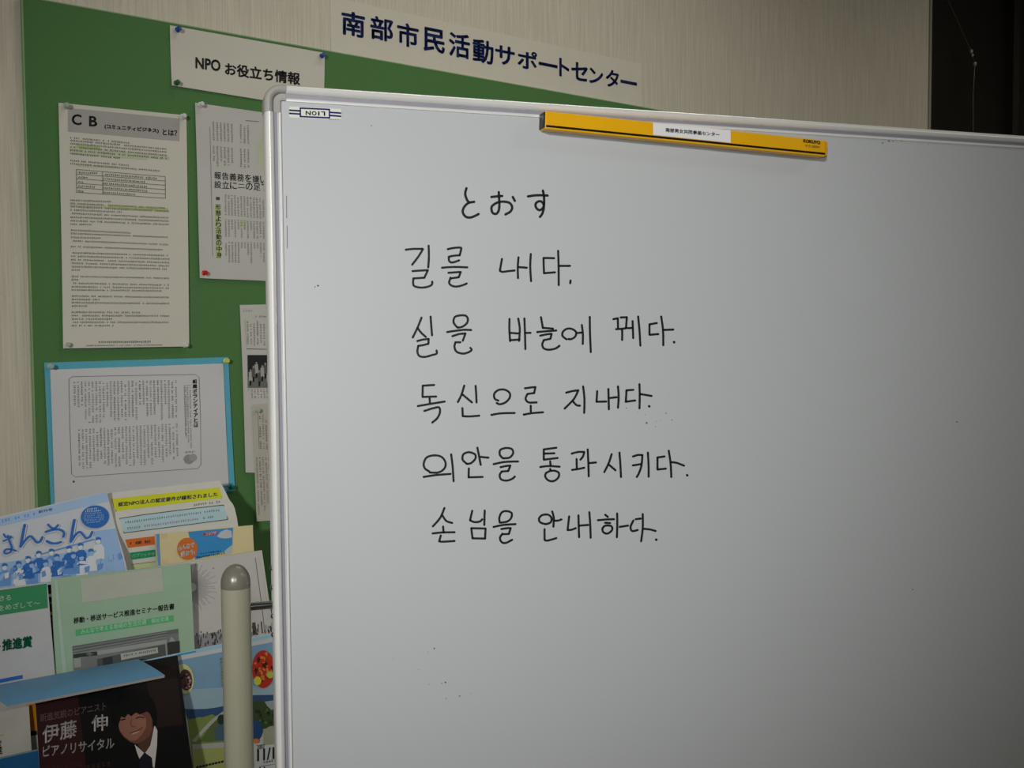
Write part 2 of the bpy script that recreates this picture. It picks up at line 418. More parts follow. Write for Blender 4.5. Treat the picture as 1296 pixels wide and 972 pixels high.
# ------------------------------------------------------------------ banner with the centre's name
bs = wallp(.0012)
bn = thing('lettered_banner', 'long clear strip with navy lettering on the wall above the green board', 'banner', bs.cast(600, 90)[0])
z0 = ZT + .0015
pa, pb = bs.cast(418.5, 40)[0], bs.cast(812, 100)[0]; zt = bs.cast(631, 42)[0].z
b = Buf(); b.box((pa.x, WALL_Y - .0012, z0), (pb.x - pa.x, 0, 0), (0, .001, 0), (0, 0, zt - z0), M_film); b.build('strip', bn)
P = Print(bs).crop(410, 0, 3.086)
for ch, x0, x1, y0, y1 in [('南', 68, 160, 38, 152), ('部', 180, 270, 58, 168), ('市', 285, 370, 83, 192), ('民', 388, 472, 103, 214), ('活', 487, 570, 122, 234), ('動', 580, 662, 148, 256),
        ('サ', 668, 745, 172, 262), ('ポ', 755, 832, 190, 278), ('ー', 838, 912, 240, 268), ('ト', 918, 958, 225, 305), ('セ', 965, 1030, 238, 322), ('ン', 1035, 1090, 262, 334), ('タ', 1100, 1152, 268, 347), ('ー', 1158, 1222, 310, 336)]:
    P.text(ch, x0, y0, x1, y1, 0.2, M_navy, bold=0.026)
P.build('lettering', bn)

# ------------------------------------------------------------------ papers on the notice board
def paper(name, label, cat, rows, mat, part='sheet', **k):
    s = Sheet(rows, **k)
    o = thing(name, label, cat, s.g[len(s.g) // 2])
    s.buf(mat).build(part, o, smooth=True)
    return s, o
O = .0138
# sign
s, o = paper('paper_sign', 'white paper sign with bold black letters at the top of the green board', 'sign', [((215, 32), (411, 67), O), ((216, 72), (410.5, 104), O), ((217.5, 108), (409, 139), O + .002, O)], M_paper, wave=.001)
P = Print(s).crop(200, 20, 5.89)
P.text('NPO', 278, 306, 465, 417, .13, M_ink, .03); P.text('お役立ち情報', 498, 346, 1058, 520, .142, M_ink, .03)
P.build('lettering', o)
# long poster
s, o = paper('long_notice', 'tall white notice with a grey header and dense small print', 'notice', [((74, 130), (236, 146), O), ((77.5, 285), (238, 292), O + .001), ((80, 441), (239.5, 438.5), O + .004)], M_paper, bulge=.002, wave=.0015, nv=20)
P = Print(s).crop(60, 120, 5.716)
P.quad([(148, 95), (955, 172), (955, 335), (148, 265)], M_grayband)
P.text('C', 175, 138, 247, 222, .07, M_ink, .03); P.text('B', 300, 152, 360, 232, .07, M_ink, .03)
P.text('(コミュニティビジネス)', 412, 211, 805, 282, .085, M_ink, .05); P.text('とは？', 832, 248, 938, 300, .08, M_ink, .03)
P.build('header', o)
P = Print(s).crop(60, 120, 5.716)
for (a, b_, c, d) in [((160, 372), (880, 445), (880, 470), (160, 400)), ((160, 395), (720, 445), (720, 470), (160, 425)), ((160, 785), (880, 830), (880, 845), (160, 800)), ((220, 500), (500, 515), (500, 530), (220, 518))]:
    P.quad([a, b_, c, d], M_hil2, 0, 3)
P.quad([(210, 360), (380, 378), (380, 396), (210, 380)], M_hil, 1, 2); P.quad([(440, 800), (870, 820), (870, 838), (440, 815)], M_hil, 1, 2)
P.build('highlighting', o)
P = Print(s).crop(60, 120, 5.716)
sl = .095
def rowt(x, y, x1, s_, h=13): P.fine(x, y, x1, y + (x1 - x) * s_, h, M_inkg, 2)
for x, y, x1, s_ in [(165, 310, 600, .09), (165, 330, 870, .09), (165, 352, 872, .09), (165, 376, 870, .09), (165, 400, 872, .088), (165, 425, 530, .088), (165, 475, 600, .085), (165, 498, 815, .082),
                     (165, 762, 470, .04), (165, 785, 870, .05), (165, 808, 880, .05), (165, 832, 540, .045), (175, 858, 880, .045), (165, 885, 880, .04), (165, 910, 880, .04), (165, 935, 320, .03)]:
    rowt(x, y, x1, s_)
P.crop(60, 270, 5.116)
for x, y, x1, s_ in [(150, 108, 540, .05), (150, 130, 790, .04), (150, 155, 345, .03), (162, 178, 785, .04), (150, 215, 755, .035),
                     (150, 255, 780, .03), (150, 277, 795, .03), (150, 300, 795, .03), (155, 322, 795, .03), (155, 345, 785, .025), (155, 366, 215, .02),
                     (155, 408, 790, .02), (155, 430, 205, .0), (155, 452, 790, .02), (155, 475, 790, .015), (155, 496, 750, .01),
                     (155, 535, 795, .015), (155, 557, 345, .01), (155, 578, 795, .01), (155, 600, 260, 0), (155, 640, 605, .005), (155, 662, 795, .003), (155, 684, 420, 0), (165, 705, 795, 0), (155, 727, 430, 0)]:
    rowt(x, y, x1, s_, 11.5)
P.fine(332, 833, 680, 831, 13, M_ink, 2, 0.02); P.fine(250, 856, 750, 852, 9, M_inkg, 2)
P.build('small_print', o)['kind'] = 'stuff'
P = Print(s).crop(60, 120, 5.716)
for i in range(6): P.line([(208, 540 + i * 33), (850, 592 + i * 31.2)], 3.0, M_inkg, 3)
for x, y0, y1 in ((208, 540, 705), (397, 556, 720), (850, 592, 748)): P.line([(x, y0), (x + 2, y1)], 3.0, M_inkg, 3)
for i in range(5):
    P.fine(222, 562 + i * 33, 222 + [140, 80, 40, 125, 40][i], 562 + i * 33 + 6, 14, M_inkg, 2, .03)
    P.fine(402, 574 + i * 33, 402 + [395, 318, 322, 330, 240][i], 574 + i * 33 + [32, 26, 26, 22, 16][i], 14, M_inkg, 2, .05)
P.build('table', o)
# news article, upper right
s, o = paper('news_article', 'white photocopied article with a large two line headline and a red pin', 'article', [((247, 130), (394, 151), O + .001), ((249.5, 215), (394, 232), O + .002), ((253, 352), (394, 358), O + .003)], M_paper_g, wave=.0015)
P = Print(s).crop(230, 120, 3.888)
for i, ch in enumerate('報告義務を嫌い'):
    x = 160 + i * 37.5; P.text(ch, x, 378 + i * 3.4, x + 33, 416 + i * 3.6, .05, M_ink, .008)
for i, ch in enumerate('設立に二の足？'):
    x = 160 + i * 38.5; P.text(ch, x, 423 + i * 2.4 + (8 if ch == '二' else 0), x + 34, 460 + i * 2.4 - (8 if ch == '二' else 0), .05, M_ink, .008)
for i, ch in enumerate('形態より活動の中身'):
    P.text(ch, 166 + i * .6, 538 + i * 29.5, 192 + i * .6, 565 + i * 29.5, .03, M_ink, .01)
P.quad([(168, 502), (186, 503), (186, 518), (168, 517)], M_inkg, 1, 1)
P.quad([(164, 540), (184, 541), (190, 805), (168, 804)], M_hil, 0, 4)
P.build('headline', o)
P = Print(s).crop(230, 120, 3.888)
for x, y, x1, y1 in [(385, 210, 412, 360), (372, 240, 386, 330), (285, 610, 312, 650), (395, 150, 410, 210)]: P.quad([(x, y), (x1, y), (x1, y1), (x, y1)], M_hil2, 0, 2)
P.line([(138, 158), (152, 795)], 1.6, M_inkl, 1); P.line([(315, 126), (380, 132)], 2.5, M_inkl, 1)
rg = random.Random(3)
for i in range(10):
    if i == 6: continue
    x = 155 + i * 18 + (8 if i > 6 else 0)
    P.fine(x, 132 + i * 2, x + 2, 232 + i * 2, 8.5, M_inkl, 2, .04, rg); P.fine(x + 1, 250 + i * 2, x + 3, rg.choice([330, 352, 352]) + i, 8.5, M_inkl, 2, .05, rg)
for i in range(14):
    x = 214 + i * 15.5
    P.fine(x, 490 + i * 1.5, x + 2, 598 + i, 8, M_inkl, 2, .05, rg); P.fine(x + 1, 612 + i, x + 3, rg.choice([660, 705, 705]) + i, 8, M_inkl, 2, .05, rg)
    P.fine(x + 3, 722 + i * .5, x + 4, rg.choice([760, 800, 830]), 8, M_inkl, 2, .05, rg)
P.build('small_print', o)['kind'] = 'stuff'
# article on turquoise card
s, o = paper('mounted_article', 'white article sheet in vertical print mounted on a turquoise card', 'article', [((56, 459), (289, 452), O), ((60, 548), (293, 538), O + .001), ((65, 650), (297.5, 621), O + .002)], M_cyanp, part='backing_card', wave=.001)
s2 = Sheet([((63.5, 468), (282.5, 460), O + .0012), ((66.5, 550), (286, 540), O + .0032), ((69.5, 640), (289.5, 614), O + .0032)], wave=.0015, thick=.0003, nv=16, seed=4)
s2.buf(M_paper_w).build('sheet', o, smooth=True)
P = Print(s2).crop(50, 440, 4.32)
box = [(180, 158), (850, 146), (872, 160), (880, 400), (882, 640), (865, 660), (195, 706), (175, 692), (165, 420), (160, 172), (180, 158)]
P.line(box, 2.6, M_inkl, 1)
for i, ch in enumerate('組織ボランティアとは'):
    P.text(ch, 836 + i * .8, 172 + i * 26.6, 860 + i * .8, 196 + i * 26.6, -.03, M_ink, .03)
P.line([(790, 208), (825, 206)], 2, M_inkl, 1); P.line([(790, 208), (798, 480)], 2, M_inkl, 1)
for k, (x, y1) in enumerate([(797, 500), (808, 520), (822, 550)]): P.fine(x, 215, x + 6, y1, 8, M_inkl, 2, .06)
rg = random.Random(5)
for i in range(29):
    x = 190 + i * 19.8; yt = 186 - i * .35
    P.fine(x, yt, x + 3, yt + rg.choice([225, 232, 232, 210, 150]) - i * .6, 9.5, M_inkg if rg.random() < .35 else M_inkl, 2, .12, rg)
    if i > 0: P.fine(x + 5, yt + 262 - i * .9, x + 9, yt + 262 - i * .9 + rg.choice([225, 225, 215, 180]), 9.5, M_inkg if rg.random() < .3 else M_inkl, 2, .12, rg)
P.ell(815, 610, 28, 26, C('pale_grey_print', (150, 150, 150)), 1, 16, .3); P.ell(838, 600, 22, 20, C('pale_grey_print2', (165, 165, 165)), 2, 16)
P.ell(186, 732, 6, 6, M_inkg, 1, 8); P.fine(795, 572, 855, 568, 9, M_inkl, 2, .02)
P.build('article_print', o)['kind'] = 'stuff'
# two clippings half behind the whiteboard
s, o = paper('photo_clipping', 'narrow news clipping with a dark group photograph beside the board frame', 'clipping', [((303.5, 386), (396, 384), O), ((307.5, 480), (396, 480), O + .002), ((311, 598), (398, 600), O + .003)], M_paper_g)
P = Print(s).crop(295, 370, 6.9375)
P.line([(100, 235), (118, 470)], 2, C('rust_line', (170, 140, 110)), 1); P.line([(118, 496), (310, 500)], 5, M_inkg, 1)
P.fine(195, 212, 330, 212, 15, M_inkl, 1)
for i in range(8): P.fine(125 + i * 29, 250 + (12 * (i % 3)), 130 + i * 29, [470, 465, 468, 470, 465, 470, 470, 470][i], 14, M_inkg if i % 3 == 0 else M_inkl, 1, .15)
for i in range(7): P.fine(135 + i * 27, 850, 140 + i * 27, 940 if i else 870, 14, M_inkl, 1, .2)
P.fine(85, 158, 170, 162, 22, C('smudge', (170, 168, 158)), 1, 0)
P.build('small_print', o)['kind'] = 'stuff'
P = Print(s).crop(295, 370, 6.9375)
P.quad([(125, 550), (420, 550), (420, 838), (128, 838)], C('photo_dark_grey', (40, 42, 44)), 1, 4)
P.quad([(128, 740), (420, 740), (420, 838), (128, 838)], C('photo_mid_grey', (112, 112, 108)), 2, 3)
rg = random.Random(9)
for i in range(9):
    cx = 150 + i * 26; cy = 690 - 30 * (i % 3) + rg.uniform(-8, 8)
    P.poly([(cx - 16, cy + 10), (cx + 14, cy + 6), (cx + 20, cy + 80), (cx + 4, cy + 110), (cx - 14, cy + 85)], C('photo_light_grey', (168, 168, 160)) if i % 2 == 0 else C('photo_dim_grey', (90, 90, 88)), 3)
    P.ell(cx, cy - 2, 9, 12, C('photo_face_grey', (140, 140, 134)), 4, 10); P.poly([(cx - 6, cy + 85), (cx + 10, cy + 85), (cx + 6, cy + 128), (cx - 8, cy + 128)], C('photo_black', (26, 26, 28)), 4)
P.build('photograph', o)
s, o = paper('column_clipping', 'lower overlapping clipping of vertical print beside the board frame', 'clipping', [((319, 512), (398, 508), O + .0045), ((322, 585), (400, 582), O + .0045), ((325, 660), (402, 655), O + .0045)], C('cream_newsprint', (186, 182, 168), .8))
P = Print(s).crop(295, 500, 5.7176)
P.line([(178, 125), (188, 385)], 2.5, M_inkl, 1)
rg = random.Random(12)
for i in range(10):
    x = 170 + i * 22
    if i > 0: P.fine(x, 100 + rg.uniform(0, 60), x + 8, 400, 12, M_inkg if i % 2 else M_inkl, 1, .25, rg)
    P.fine(x, 450, x + 16, rg.choice([840, 870, 800]), 12, M_inkg if i % 3 == 1 else M_inkl, 1, .2, rg)
P.build('small_print', o)['kind'] = 'stuff'

# ------------------------------------------------------------------ push pins
def pin(u, v, mat, label, off=.0150, sc=1.0):
    p = wallp(off).cast(u, v)[0]
    prof = [(0, .0001), (0, .0048), (.0012, .0050), (.0020, .0030), (.0045, .0022), (.0080, .0026), (.0090, .0042), (.0108, .0044), (.0118, .0034), (.0120, .0001)]
    o = thing('push_pin', label, 'push pin', p)
    b = Buf(); b.tube([p + Vector((.0, -a * sc, 0)) for a, r_ in prof], [r_ * sc for a, r_ in prof], mat, 16); b.build('grip', o, smooth=True)
    b = Buf(); b.tube([p + Vector((0, .0001, 0)), p + Vector((0, .007, 0)), p + Vector((0, .0078, 0))], [.0006, .0006, .0001], M_chrome, 6); b.build('needle', o)
PB, PG, PW = pm('blue_pin_plastic', (28, 66, 150), .25, spec=.6), pm('green_pin_plastic', (16, 92, 60), .25, spec=.6), pm('white_pin_plastic', (206, 206, 200), .25, spec=.6)
PC, PR, PY, PT = pm('clear_pin_plastic', (168, 176, 168), .15, spec=.8), pm('red_pin_plastic', (196, 30, 24), .25, spec=.6), pm('yellow_pin_plastic', (206, 206, 90), .25, spec=.6), pm('teal_pin_plastic', (10, 112, 100), .25, spec=.6)
for a in [(224.5, 37.5, PB, 'blue push pin at the top left corner of the paper sign'), (407, 70.5, PB, 'blue push pin at the top right corner of the paper sign'), (223, 105, PG, 'green push pin at the bottom left corner of the paper sign'),
          (83, 134, PC, 'clear push pin at the top left corner of the tall notice'), (231, 147.5, PW, 'white push pin at the top right corner of the tall notice'), (84.5, 436, PC, 'clear push pin at the bottom left corner of the tall notice'), (233.5, 436.5, PW, 'white push pin at the bottom right corner of the tall notice'),
          (253.5, 132.5, PW, 'white push pin at the top left corner of the headline article'), (258, 345.5, PR, 'red push pin at the bottom left corner of the headline article'),
          (63.5, 463.5, PC, 'clear push pin at the top left of the turquoise card'), (285.5, 456.5, PY, 'yellow push pin at the top right of the turquoise card'), (292, 616, PT, 'teal push pin at the bottom right of the turquoise card'),
          (324.5, 519, PC, 'clear push pin between the two clippings beside the whiteboard')]:
    pin(*a, off=.0165 if a[0] in (285.5, 292, 63.5) else (.0195 if a[0] == 324.5 else .0160), sc=.95)

# ------------------------------------------------------------------ whiteboard on its stand
fp = boardp(0)                                    # plane of the frame's crest
pnl = boardp(-.005)                               # face of the writing panel
La = (fp.cast(341.5, 486)[0] - BP0).dot(BD); P0 = BP0.copy()
ZTOP = (fp.cast(500, 115.5)[0].z + fp.cast(900, 143.5)[0].z) / 2
BW, BH, TH = 1.80, 0.90, .022
def bpt(a, z, d):                                 # along, height, distance in front of the crest plane
    q = P0 + BD * (La + a) + BN * d; return Vector((q.x, q.y, z))
Z0 = ZTOP - BH
wb = thing('whiteboard', 'large white writing board on a stand with six lines of black handwriting', 'whiteboard', bpt(BW / 2, 0, 0))
b = Buf(); b.box(bpt(.011, Z0 + .011, -.005), BD * (BW - .022), -BN * .012, Vector((0, 0, BH - .022)), M_board)
panel = b.build('panel', wb)
# rail profile: (inward, height) outer side -> bead -> groove -> lip
prof = [(0, -TH), (0, -.006), (.0006, -.003), (.0022, -.0008), (.0042, 0), (.0062, -.0008), (.0076, -.0032), (.0080, -.0048), (.0120, -.0052), (.0121, -.0036), (.0128, -.0030), (.0140, -.0032), (.0142, -.0050), (.0142, -.0075)]
pmat = [M_alu] * 7 + [M_alug] * 2 + [M_alu] * 4
def rail(p_of, L0, L1, name):
    b = Buf(); n = len(prof)
    vs = [p_of(L0, a, h) for a, h in prof] + [p_of(L1, a, h) for a, h in prof]
    for i in range(n - 1):
        b.add([vs[i], vs[i + 1], vs[n + i + 1], vs[n + i]], [(0, 1, 2, 3)], pmat[i])
    b.add([vs[0], vs[n - 1], vs[2 * n - 1], vs[n]], [(0, 1, 2, 3)], M_alu)
    o = b.build(name, wb)
    bm = bmesh.new(); bm.from_mesh(o.data); bmesh.ops.remove_doubles(bm, verts=bm.verts, dist=1e-6); bmesh.ops.recalc_face_normals(bm, faces=bm.faces); bm.to_mesh(o.data); bm.free()
    o.data.polygons.foreach_set('use_smooth', [True] * len(o.data.polygons)); o.data.set_sharp_from_angle(angle=R(38))
    return o
CR = .0185
rail(lambda L, a, h: bpt(a, L, h), Z0 + CR, ZTOP - CR * 1.3, 'frame_rail')
rail(lambda L, a, h: bpt(BW - a, L, h), Z0 + CR, ZTOP - CR, 'frame_rail')
rail(lambda L, a, h: bpt(L, ZTOP - a, h), CR, BW - CR, 'frame_rail')
rail(lambda L, a, h: bpt(L, Z0 + a, h), CR, BW - CR, 'frame_rail')
def corner(sx, sz, nm='corner_cap'):
    b = Buf(); cr = .0150; path = []
    e = CR * 1.3
    path.append((0, e)); 
    for k in range(9):
        t = k / 8 * math.pi / 2; path.append((cr - cr * math.cos(t), cr - cr * math.sin(t), math.cos(t), math.sin(t)))
    path[0] = (0, e, 1, 0); path.append((e * .78, 0, 0, 1))
    n = len(prof); vs = []
    for q in path:
        for a, h in prof:
            x, z = q[0] + q[2] * (a - .0004), q[1] + q[3] * (a - .0004)
            vs.append(bpt(x if sx > 0 else BW - x, ZTOP - z if sz > 0 else Z0 + z, h + .0005))
    fs = [(j * n + i, j * n + i + 1, (j + 1) * n + i + 1, (j + 1) * n + i) for j in range(len(path) - 1) for i in range(n - 1)]
    fs += [tuple(range(n)), tuple((len(path) - 1) * n + i for i in range(n))[::-1]]
    b.add(vs, fs, M_plas); o = b.build(nm, wb)
    bm = bmesh.new(); bm.from_mesh(o.data); bmesh.ops.recalc_face_normals(bm, faces=bm.faces); bm.to_mesh(o.data); bm.free()
    o.data.polygons.foreach_set('use_smooth', [True] * len(o.data.polygons)); o.data.set_sharp_from_angle(angle=R(38))
for sx in (1, -1):
    for sz in (1, -1): corner(sx, sz)
# stand
apost = (fp.cast(299.5, 760)[0] - P0).dot(BD) - La
DP = -.011
rpost = .0127
zpost = boardp(DP).cast(299, 743)[0].z
zarm = boardp(DP).cast(330, 766.5)[0].z
for side, a in ((0, apost), (1, BW - apost)):
    c = lambda z, a=a, d=0: bpt(a, z, DP + d)
    b = Buf(); b.tube([c(.075), c(zpost - .001), c(zpost)], rpost, M_post, 40); post = b.build('post', wb, smooth=True)
    b = Buf(); hh = .0205; pr = [(0, rpost * .99), (.0005, rpost + .0001), (.004, rpost + .0001)] + [(.004 + (hh - .004) * math.sin(t), (rpost + .0001) * math.cos(t)) for t in [k / 10 * math.pi / 2 for k in range(1, 11)]]
    b.tube([c(zpost + z) for z, r_ in pr], [max(r_, .0003) for z, r_ in pr], M_cap, 40); cap = b.build('end_cap', wb, smooth=True); cap['label'] = 'dark taupe domed end cap'
    sgn = 1 if side == 0 else -1
    b = Buf(); b.tube([bpt(a + sgn * rpost * .9, zarm, DP), bpt(a + sgn * (abs(apost) - .001) if side == 0 else BW + .001, zarm, DP)], .0036, M_chrome, 20); o_ = b.build('pivot_arm', wb, smooth=True); o_['label'] = 'chrome pivot arm'
    for v_ in (719.5, 744, 780.5, 804):
        zz = boardp(DP).cast(343, v_)[0].z
        q = bpt(0 if side == 0 else BW, zz, -.0125); d = -BD if side == 0 else BD
        b = Buf(); b.tube([q - d * .0005, q + d * .0008, q + d * .0016, q + d * .0020], [.0024, .0024, .0016, .0002], M_chrome, 12); b.build('screw', wb, smooth=True)
    b = Buf(); b.tube([bpt(a, .062, .29), bpt(a, .062, -.31)], .016, M_post, 20); b.build('foot', wb, smooth=True)
    for d in (.28, -.30):
        b = Buf(); q = bpt(a, .025, d); b.tube([q - BD * .01, q + BD * .01], .025, M_blk, 20); b.tube([q + Vector((0, 0, .012)), q + Vector((0, 0, .04))], .008, M_chrome, 10); b.build('caster', wb)
b = Buf(); b.tube([bpt(apost, .16, DP), bpt(BW - apost, .16, DP)], .012, M_post, 16); b.build('cross_bar', wb, smooth=True)
b = Buf(); b.box(bpt(.2, Z0 - .006, 0), BD * (BW - .4), BN * .06, Vector((0, 0, .004)), M_alu); b.box(bpt(.2, Z0 - .006, .06), BD * (BW - .4), BN * .003, Vector((0, 0, .014)), M_alu); b.build('pen_tray', wb)

# handwriting
HW = {}
A_, B_, C_, D_, E_, F_ = (500, 220, 6.48), (560, 220, 6.48), (510, 385, 6.478), (680, 385, 6.0737), (520, 555, 6.478), (670, 555, 6.171)
lines = [
 (A_, [[(585,118),(575,165),(590,215),(610,235)],[(648,230),(600,240),(565,275),(555,315),(580,352),(625,357),(685,330)],
   [(790,190),(835,185),(878,182)],[(850,150),(853,200),(855,250),(850,300),(830,328),(800,320),(790,285),(800,260),(840,235),(890,228),(940,240),(960,275),(945,310),(905,333)],[(965,190),(982,222)],
   [(1090,185),(1160,176),(1250,178)],[(1212,138),(1220,180),(1222,240),(1212,280),(1185,298),(1158,280),(1152,248),(1172,228),(1200,228),(1218,250)],[(1222,240),(1218,290),(1205,330),(1188,353)]]),
 (A_, [[(88,622),(150,616),(225,615)],[(228,618),(190,680),(140,745)],[(275,590),(277,680),(272,768)],[(143,798),(200,794),(268,790)],[(268,792),(240,852)],[(150,858),(195,855),(240,852)],[(150,858),(148,900),(160,922),(210,933),(265,927),(300,910),(305,885)],
   [(432,618),(480,608),(532,605),(542,615),(530,668)],[(440,680),(480,672),(528,668)],[(440,680),(444,715),(470,727),(525,710)],[(385,770),(480,764),(592,767)],[(438,812),(490,808),(538,805)],[(538,805),(522,848)],[(522,848),(455,858)],[(455,852),(443,890),(460,915),(500,925),(550,915),(587,900)],
   [(876,698),(860,792)],[(860,795),(880,804),(930,798),(980,793)],[(1012,685),(1006,770),(1008,855)],[(1010,765),(1080,770)],[(1113,658),(1108,760),(1115,880)]]),
 (B_, [[(915,692),(828,690)],[(828,690),(832,815)],[(832,815),(922,808)],[(948,632),(952,760),(953,912)],[(955,755),(1045,755)],[(1050,875),(1047,898)]], 1),
 (C_, [[(152,110),(120,190),(80,272)],[(120,195),(150,235),(187,268)],[(226,102),(232,180),(238,255)],[(118,302),(165,290),(210,285)],[(210,285),(208,325)],[(208,325),(165,335),(125,342)],[(125,342),(118,390),(135,425),(180,432),(235,418),(275,405),(275,380)],
   [(445,190),(415,150),(425,105),(470,92),(515,95),(532,125),(520,160),(485,185),(450,192)],[(362,228),(430,218),(500,210),(558,212)],[(405,262),(460,245),(512,240)],[(512,240),(490,300)],[(470,312),(430,312)],[(430,312),(422,350),(440,390),(490,405),(535,395),(562,375),(552,358)],
   [(873,120),(872,210),(878,302)],[(945,118),(957,200),(952,300)],[(875,235),(945,240)],[(880,295),(955,290)],[(995,118),(1000,240),(1003,368)],[(1003,235),(1045,235)]]),
 (D_, [[(28,100),(35,140),(42,180)],[(42,182),(120,188)],[(-1,214),(70,208),(145,202)],[(22,242),(70,232),(110,228)],[(110,228),(100,266)],[(100,266),(50,276)],[(50,276),(38,310),(50,340),(90,350),(140,340),(170,320)],
   [(225,270),(195,245),(195,215),(225,190),(265,190),(298,215),(290,250),(260,268),(240,268)],[(302,222),(340,218)],[(342,160),(350,230),(349,305)],[(403,98),(405,230),(411,368)],
   [(585,115),(618,108)],[(618,108),(620,180)],[(640,102),(688,100)],[(688,100),(682,178)],[(605,192),(660,188),(690,183)],[(652,192),(652,275)],[(700,184),(735,182)],[(732,130),(737,260)],[(775,95),(785,200),(792,318)],
   [(918,145),(862,155)],[(862,155),(862,235)],[(862,235),(930,230)],[(952,95),(966,200),(968,315)],[(970,198),(1045,195)],[(1050,291),(1052,293)]], 1),
 (C_, [[(255,662),(162,668)],[(162,668),(160,760)],[(160,760),(272,757)],[(218,772),(220,808)],[(122,835),(220,818),(342,798)],[(175,875),(240,855),(295,846),(302,890),(280,935),(240,970)],
   [(502,668),(480,740),(450,802)],[(490,742),(565,805)],[(595,670),(600,740),(603,805)],[(487,852),(490,918)],[(490,918),(550,920),(625,914)],
   [(782,790),(752,775),(748,735),(780,705),(830,700),(872,725),(875,765),(840,805),(795,820),(768,810)],[(725,908),(800,895),(915,892)],
   [(1000,690),(1045,683),(1085,680)],[(1085,680),(1075,728)],[(1075,728),(1020,736)],[(1020,736),(1005,775),(1030,805),(1095,805)],[(1047,832),(1048,880)],[(990,905),(1060,893),(1148,886)]]),
 (D_, [[(222,680),(270,668),(315,662)],[(315,662),(280,730),(210,802)],[(270,742),(300,775),(328,780)],[(352,632),(362,730),(360,835)],[(460,668),(455,750)],[(455,750),(530,748)],[(546,652),(548,730),(550,808)],[(550,722),(610,715)],[(620,632),(625,710),(620,795)],
   [(738,658),(685,662)],[(685,662),(680,750)],[(680,750),(752,740)],[(785,615),(787,700),(785,800)],[(788,690),(878,705)],[(859,784),(861,786)]], 1),
 (E_, [[(150,270),(115,245),(105,205),(130,155),(190,138),(250,150),(283,195),(275,245),(225,278),(155,278)],[(105,315),(200,300),(325,290)],[(330,130),(342,230),(350,350)],
   [(460,208),(425,175),(430,130),(475,112),(525,130),(528,165),(495,200),(460,208)],[(545,75),(560,150),(572,215)],[(565,150),(635,157)],[(475,245),(473,318)],[(473,318),(588,315)],
   [(755,162),(730,135),(732,95),(775,78),(825,85),(838,120),(810,155),(760,162)],[(678,210),(770,192),(878,188)],[(735,235),(780,225),(815,222)],[(815,222),(798,266)],[(798,266),(745,270)],[(745,270),(728,300),(740,335),(785,345),(830,330),(852,312)]]),
 (F_, [[(210,72),(112,85)],[(112,85),(112,165)],[(112,165),(220,152)],[(115,118),(195,115)],[(162,178),(165,208)],[(85,222),(150,215),(235,220)],[(162,238),(165,250)],[(165,252),(130,270),(125,300),(150,328),(190,332),(225,305),(230,270),(200,252),(165,252)],
   [(330,118),(380,105),(428,105)],[(428,105),(418,140),(398,165)],[(368,160),(370,240)],[(333,245),(380,238),(428,228)],[(455,85),(460,190),(463,295)],[(463,192),(520,187)],
   [(642,122),(620,190),(585,262)],[(622,205),(672,248)],[(703,110),(710,200),(715,300)],[(808,140),(850,128),(882,130)],[(882,130),(875,210),(855,270),(838,300)],[(808,210),(870,200)],[(925,110),(930,200),(931,298)],
   [(1055,140),(1000,148)],[(1000,148),(1000,242)],[(1000,242),(1065,235)],[(1088,95),(1102,190),(1108,300)],[(1105,185),(1150,190),(1207,212)],[(1231,286),(1233,288)]], 1),
 (E_, [[(275,570),(240,650),(180,720)],[(258,630),(290,675),(338,692)],[(264,722),(268,768)],[(178,778),(260,770),(358,768)],[(245,795),(232,842)],[(232,842),(260,846),(358,840)],
   [(503,592),(485,668)],[(485,670),(520,685),(565,680),(585,662)],[(605,590),(602,708)],[(495,735),(505,818)],[(505,818),(608,820)],[(608,820),(612,738)],[(612,738),(495,735)],
   [(728,688),(725,650),(745,605),(785,595),(825,610),(822,650),(790,680),(735,690)],[(678,725),(760,708),(857,702)],[(742,742),(790,735),(818,735)],[(818,735),(803,782)],[(803,782),(750,785)],[(750,780),(730,815),(745,850),(780,855),(830,830)]]),
 (F_, [[(125,668),(85,655),(75,625),(100,598),(145,595),(172,620),(165,655),(130,668)],[(178,570),(190,620),(187,688)],[(195,642),(225,640),(250,632)],[(118,708),(118,790)],[(118,790),(140,797),(210,778)],
   [(310,608),(298,715)],[(298,715),(330,712),(362,700)],[(383,600),(385,690),(388,770)],[(388,680),(458,675)],[(468,575),(475,680),(478,775)],
   [(592,595),(612,612)],[(535,638),(600,632),(660,630)],[(590,658),(630,660)],[(605,678),(640,685),(645,715),(610,742),(578,732),(570,705),(585,685),(605,678)],[(685,585),(686,680),(683,770)],[(705,690),(770,680)],
   [(870,625),(830,630)],[(812,640),(790,690),(802,722),(845,715)],[(885,590),(885,700),(872,802)],[(890,705),(940,710),(985,722)],[(989,789),(991,791)]], 1)]
rows_ = []
for ln in lines:
    ox, oy, sc = ln[0]
    st = [(([(ox + x / sc, oy + y / sc) for x, y in q]), len(q) == 2 and abs(q[0][0] - q[1][0]) <= 2 and abs(q[0][1] - q[1][1]) <= 2) for q in ln[1]]
    if len(ln) < 3: rows_.append([])
    rows_[-1] += st
for k, row in enumerate(rows_):
    row.sort(key=lambda q: min(x for x, y in q[0]))
    words, right = [[]], None
    for q in row:
        x0_, x1_ = min(x for x, y in q[0]), max(x for x, y in q[0])
        if right is not None and x0_ - right > (19 if k else 99): words.append([])
        right = x1_ if right is None else max(right, x1_); words[-1].append(q)
    for wd_ in words:
        P = Print(pnl, off=.00015)
        for q, dot in wd_: P.stroke(q, 3.24 * (.98 if k == 0 else .86) * (1.15 if dot else 1.0), M_marker, 0)
        P.b.build('handwritten_word', panel)
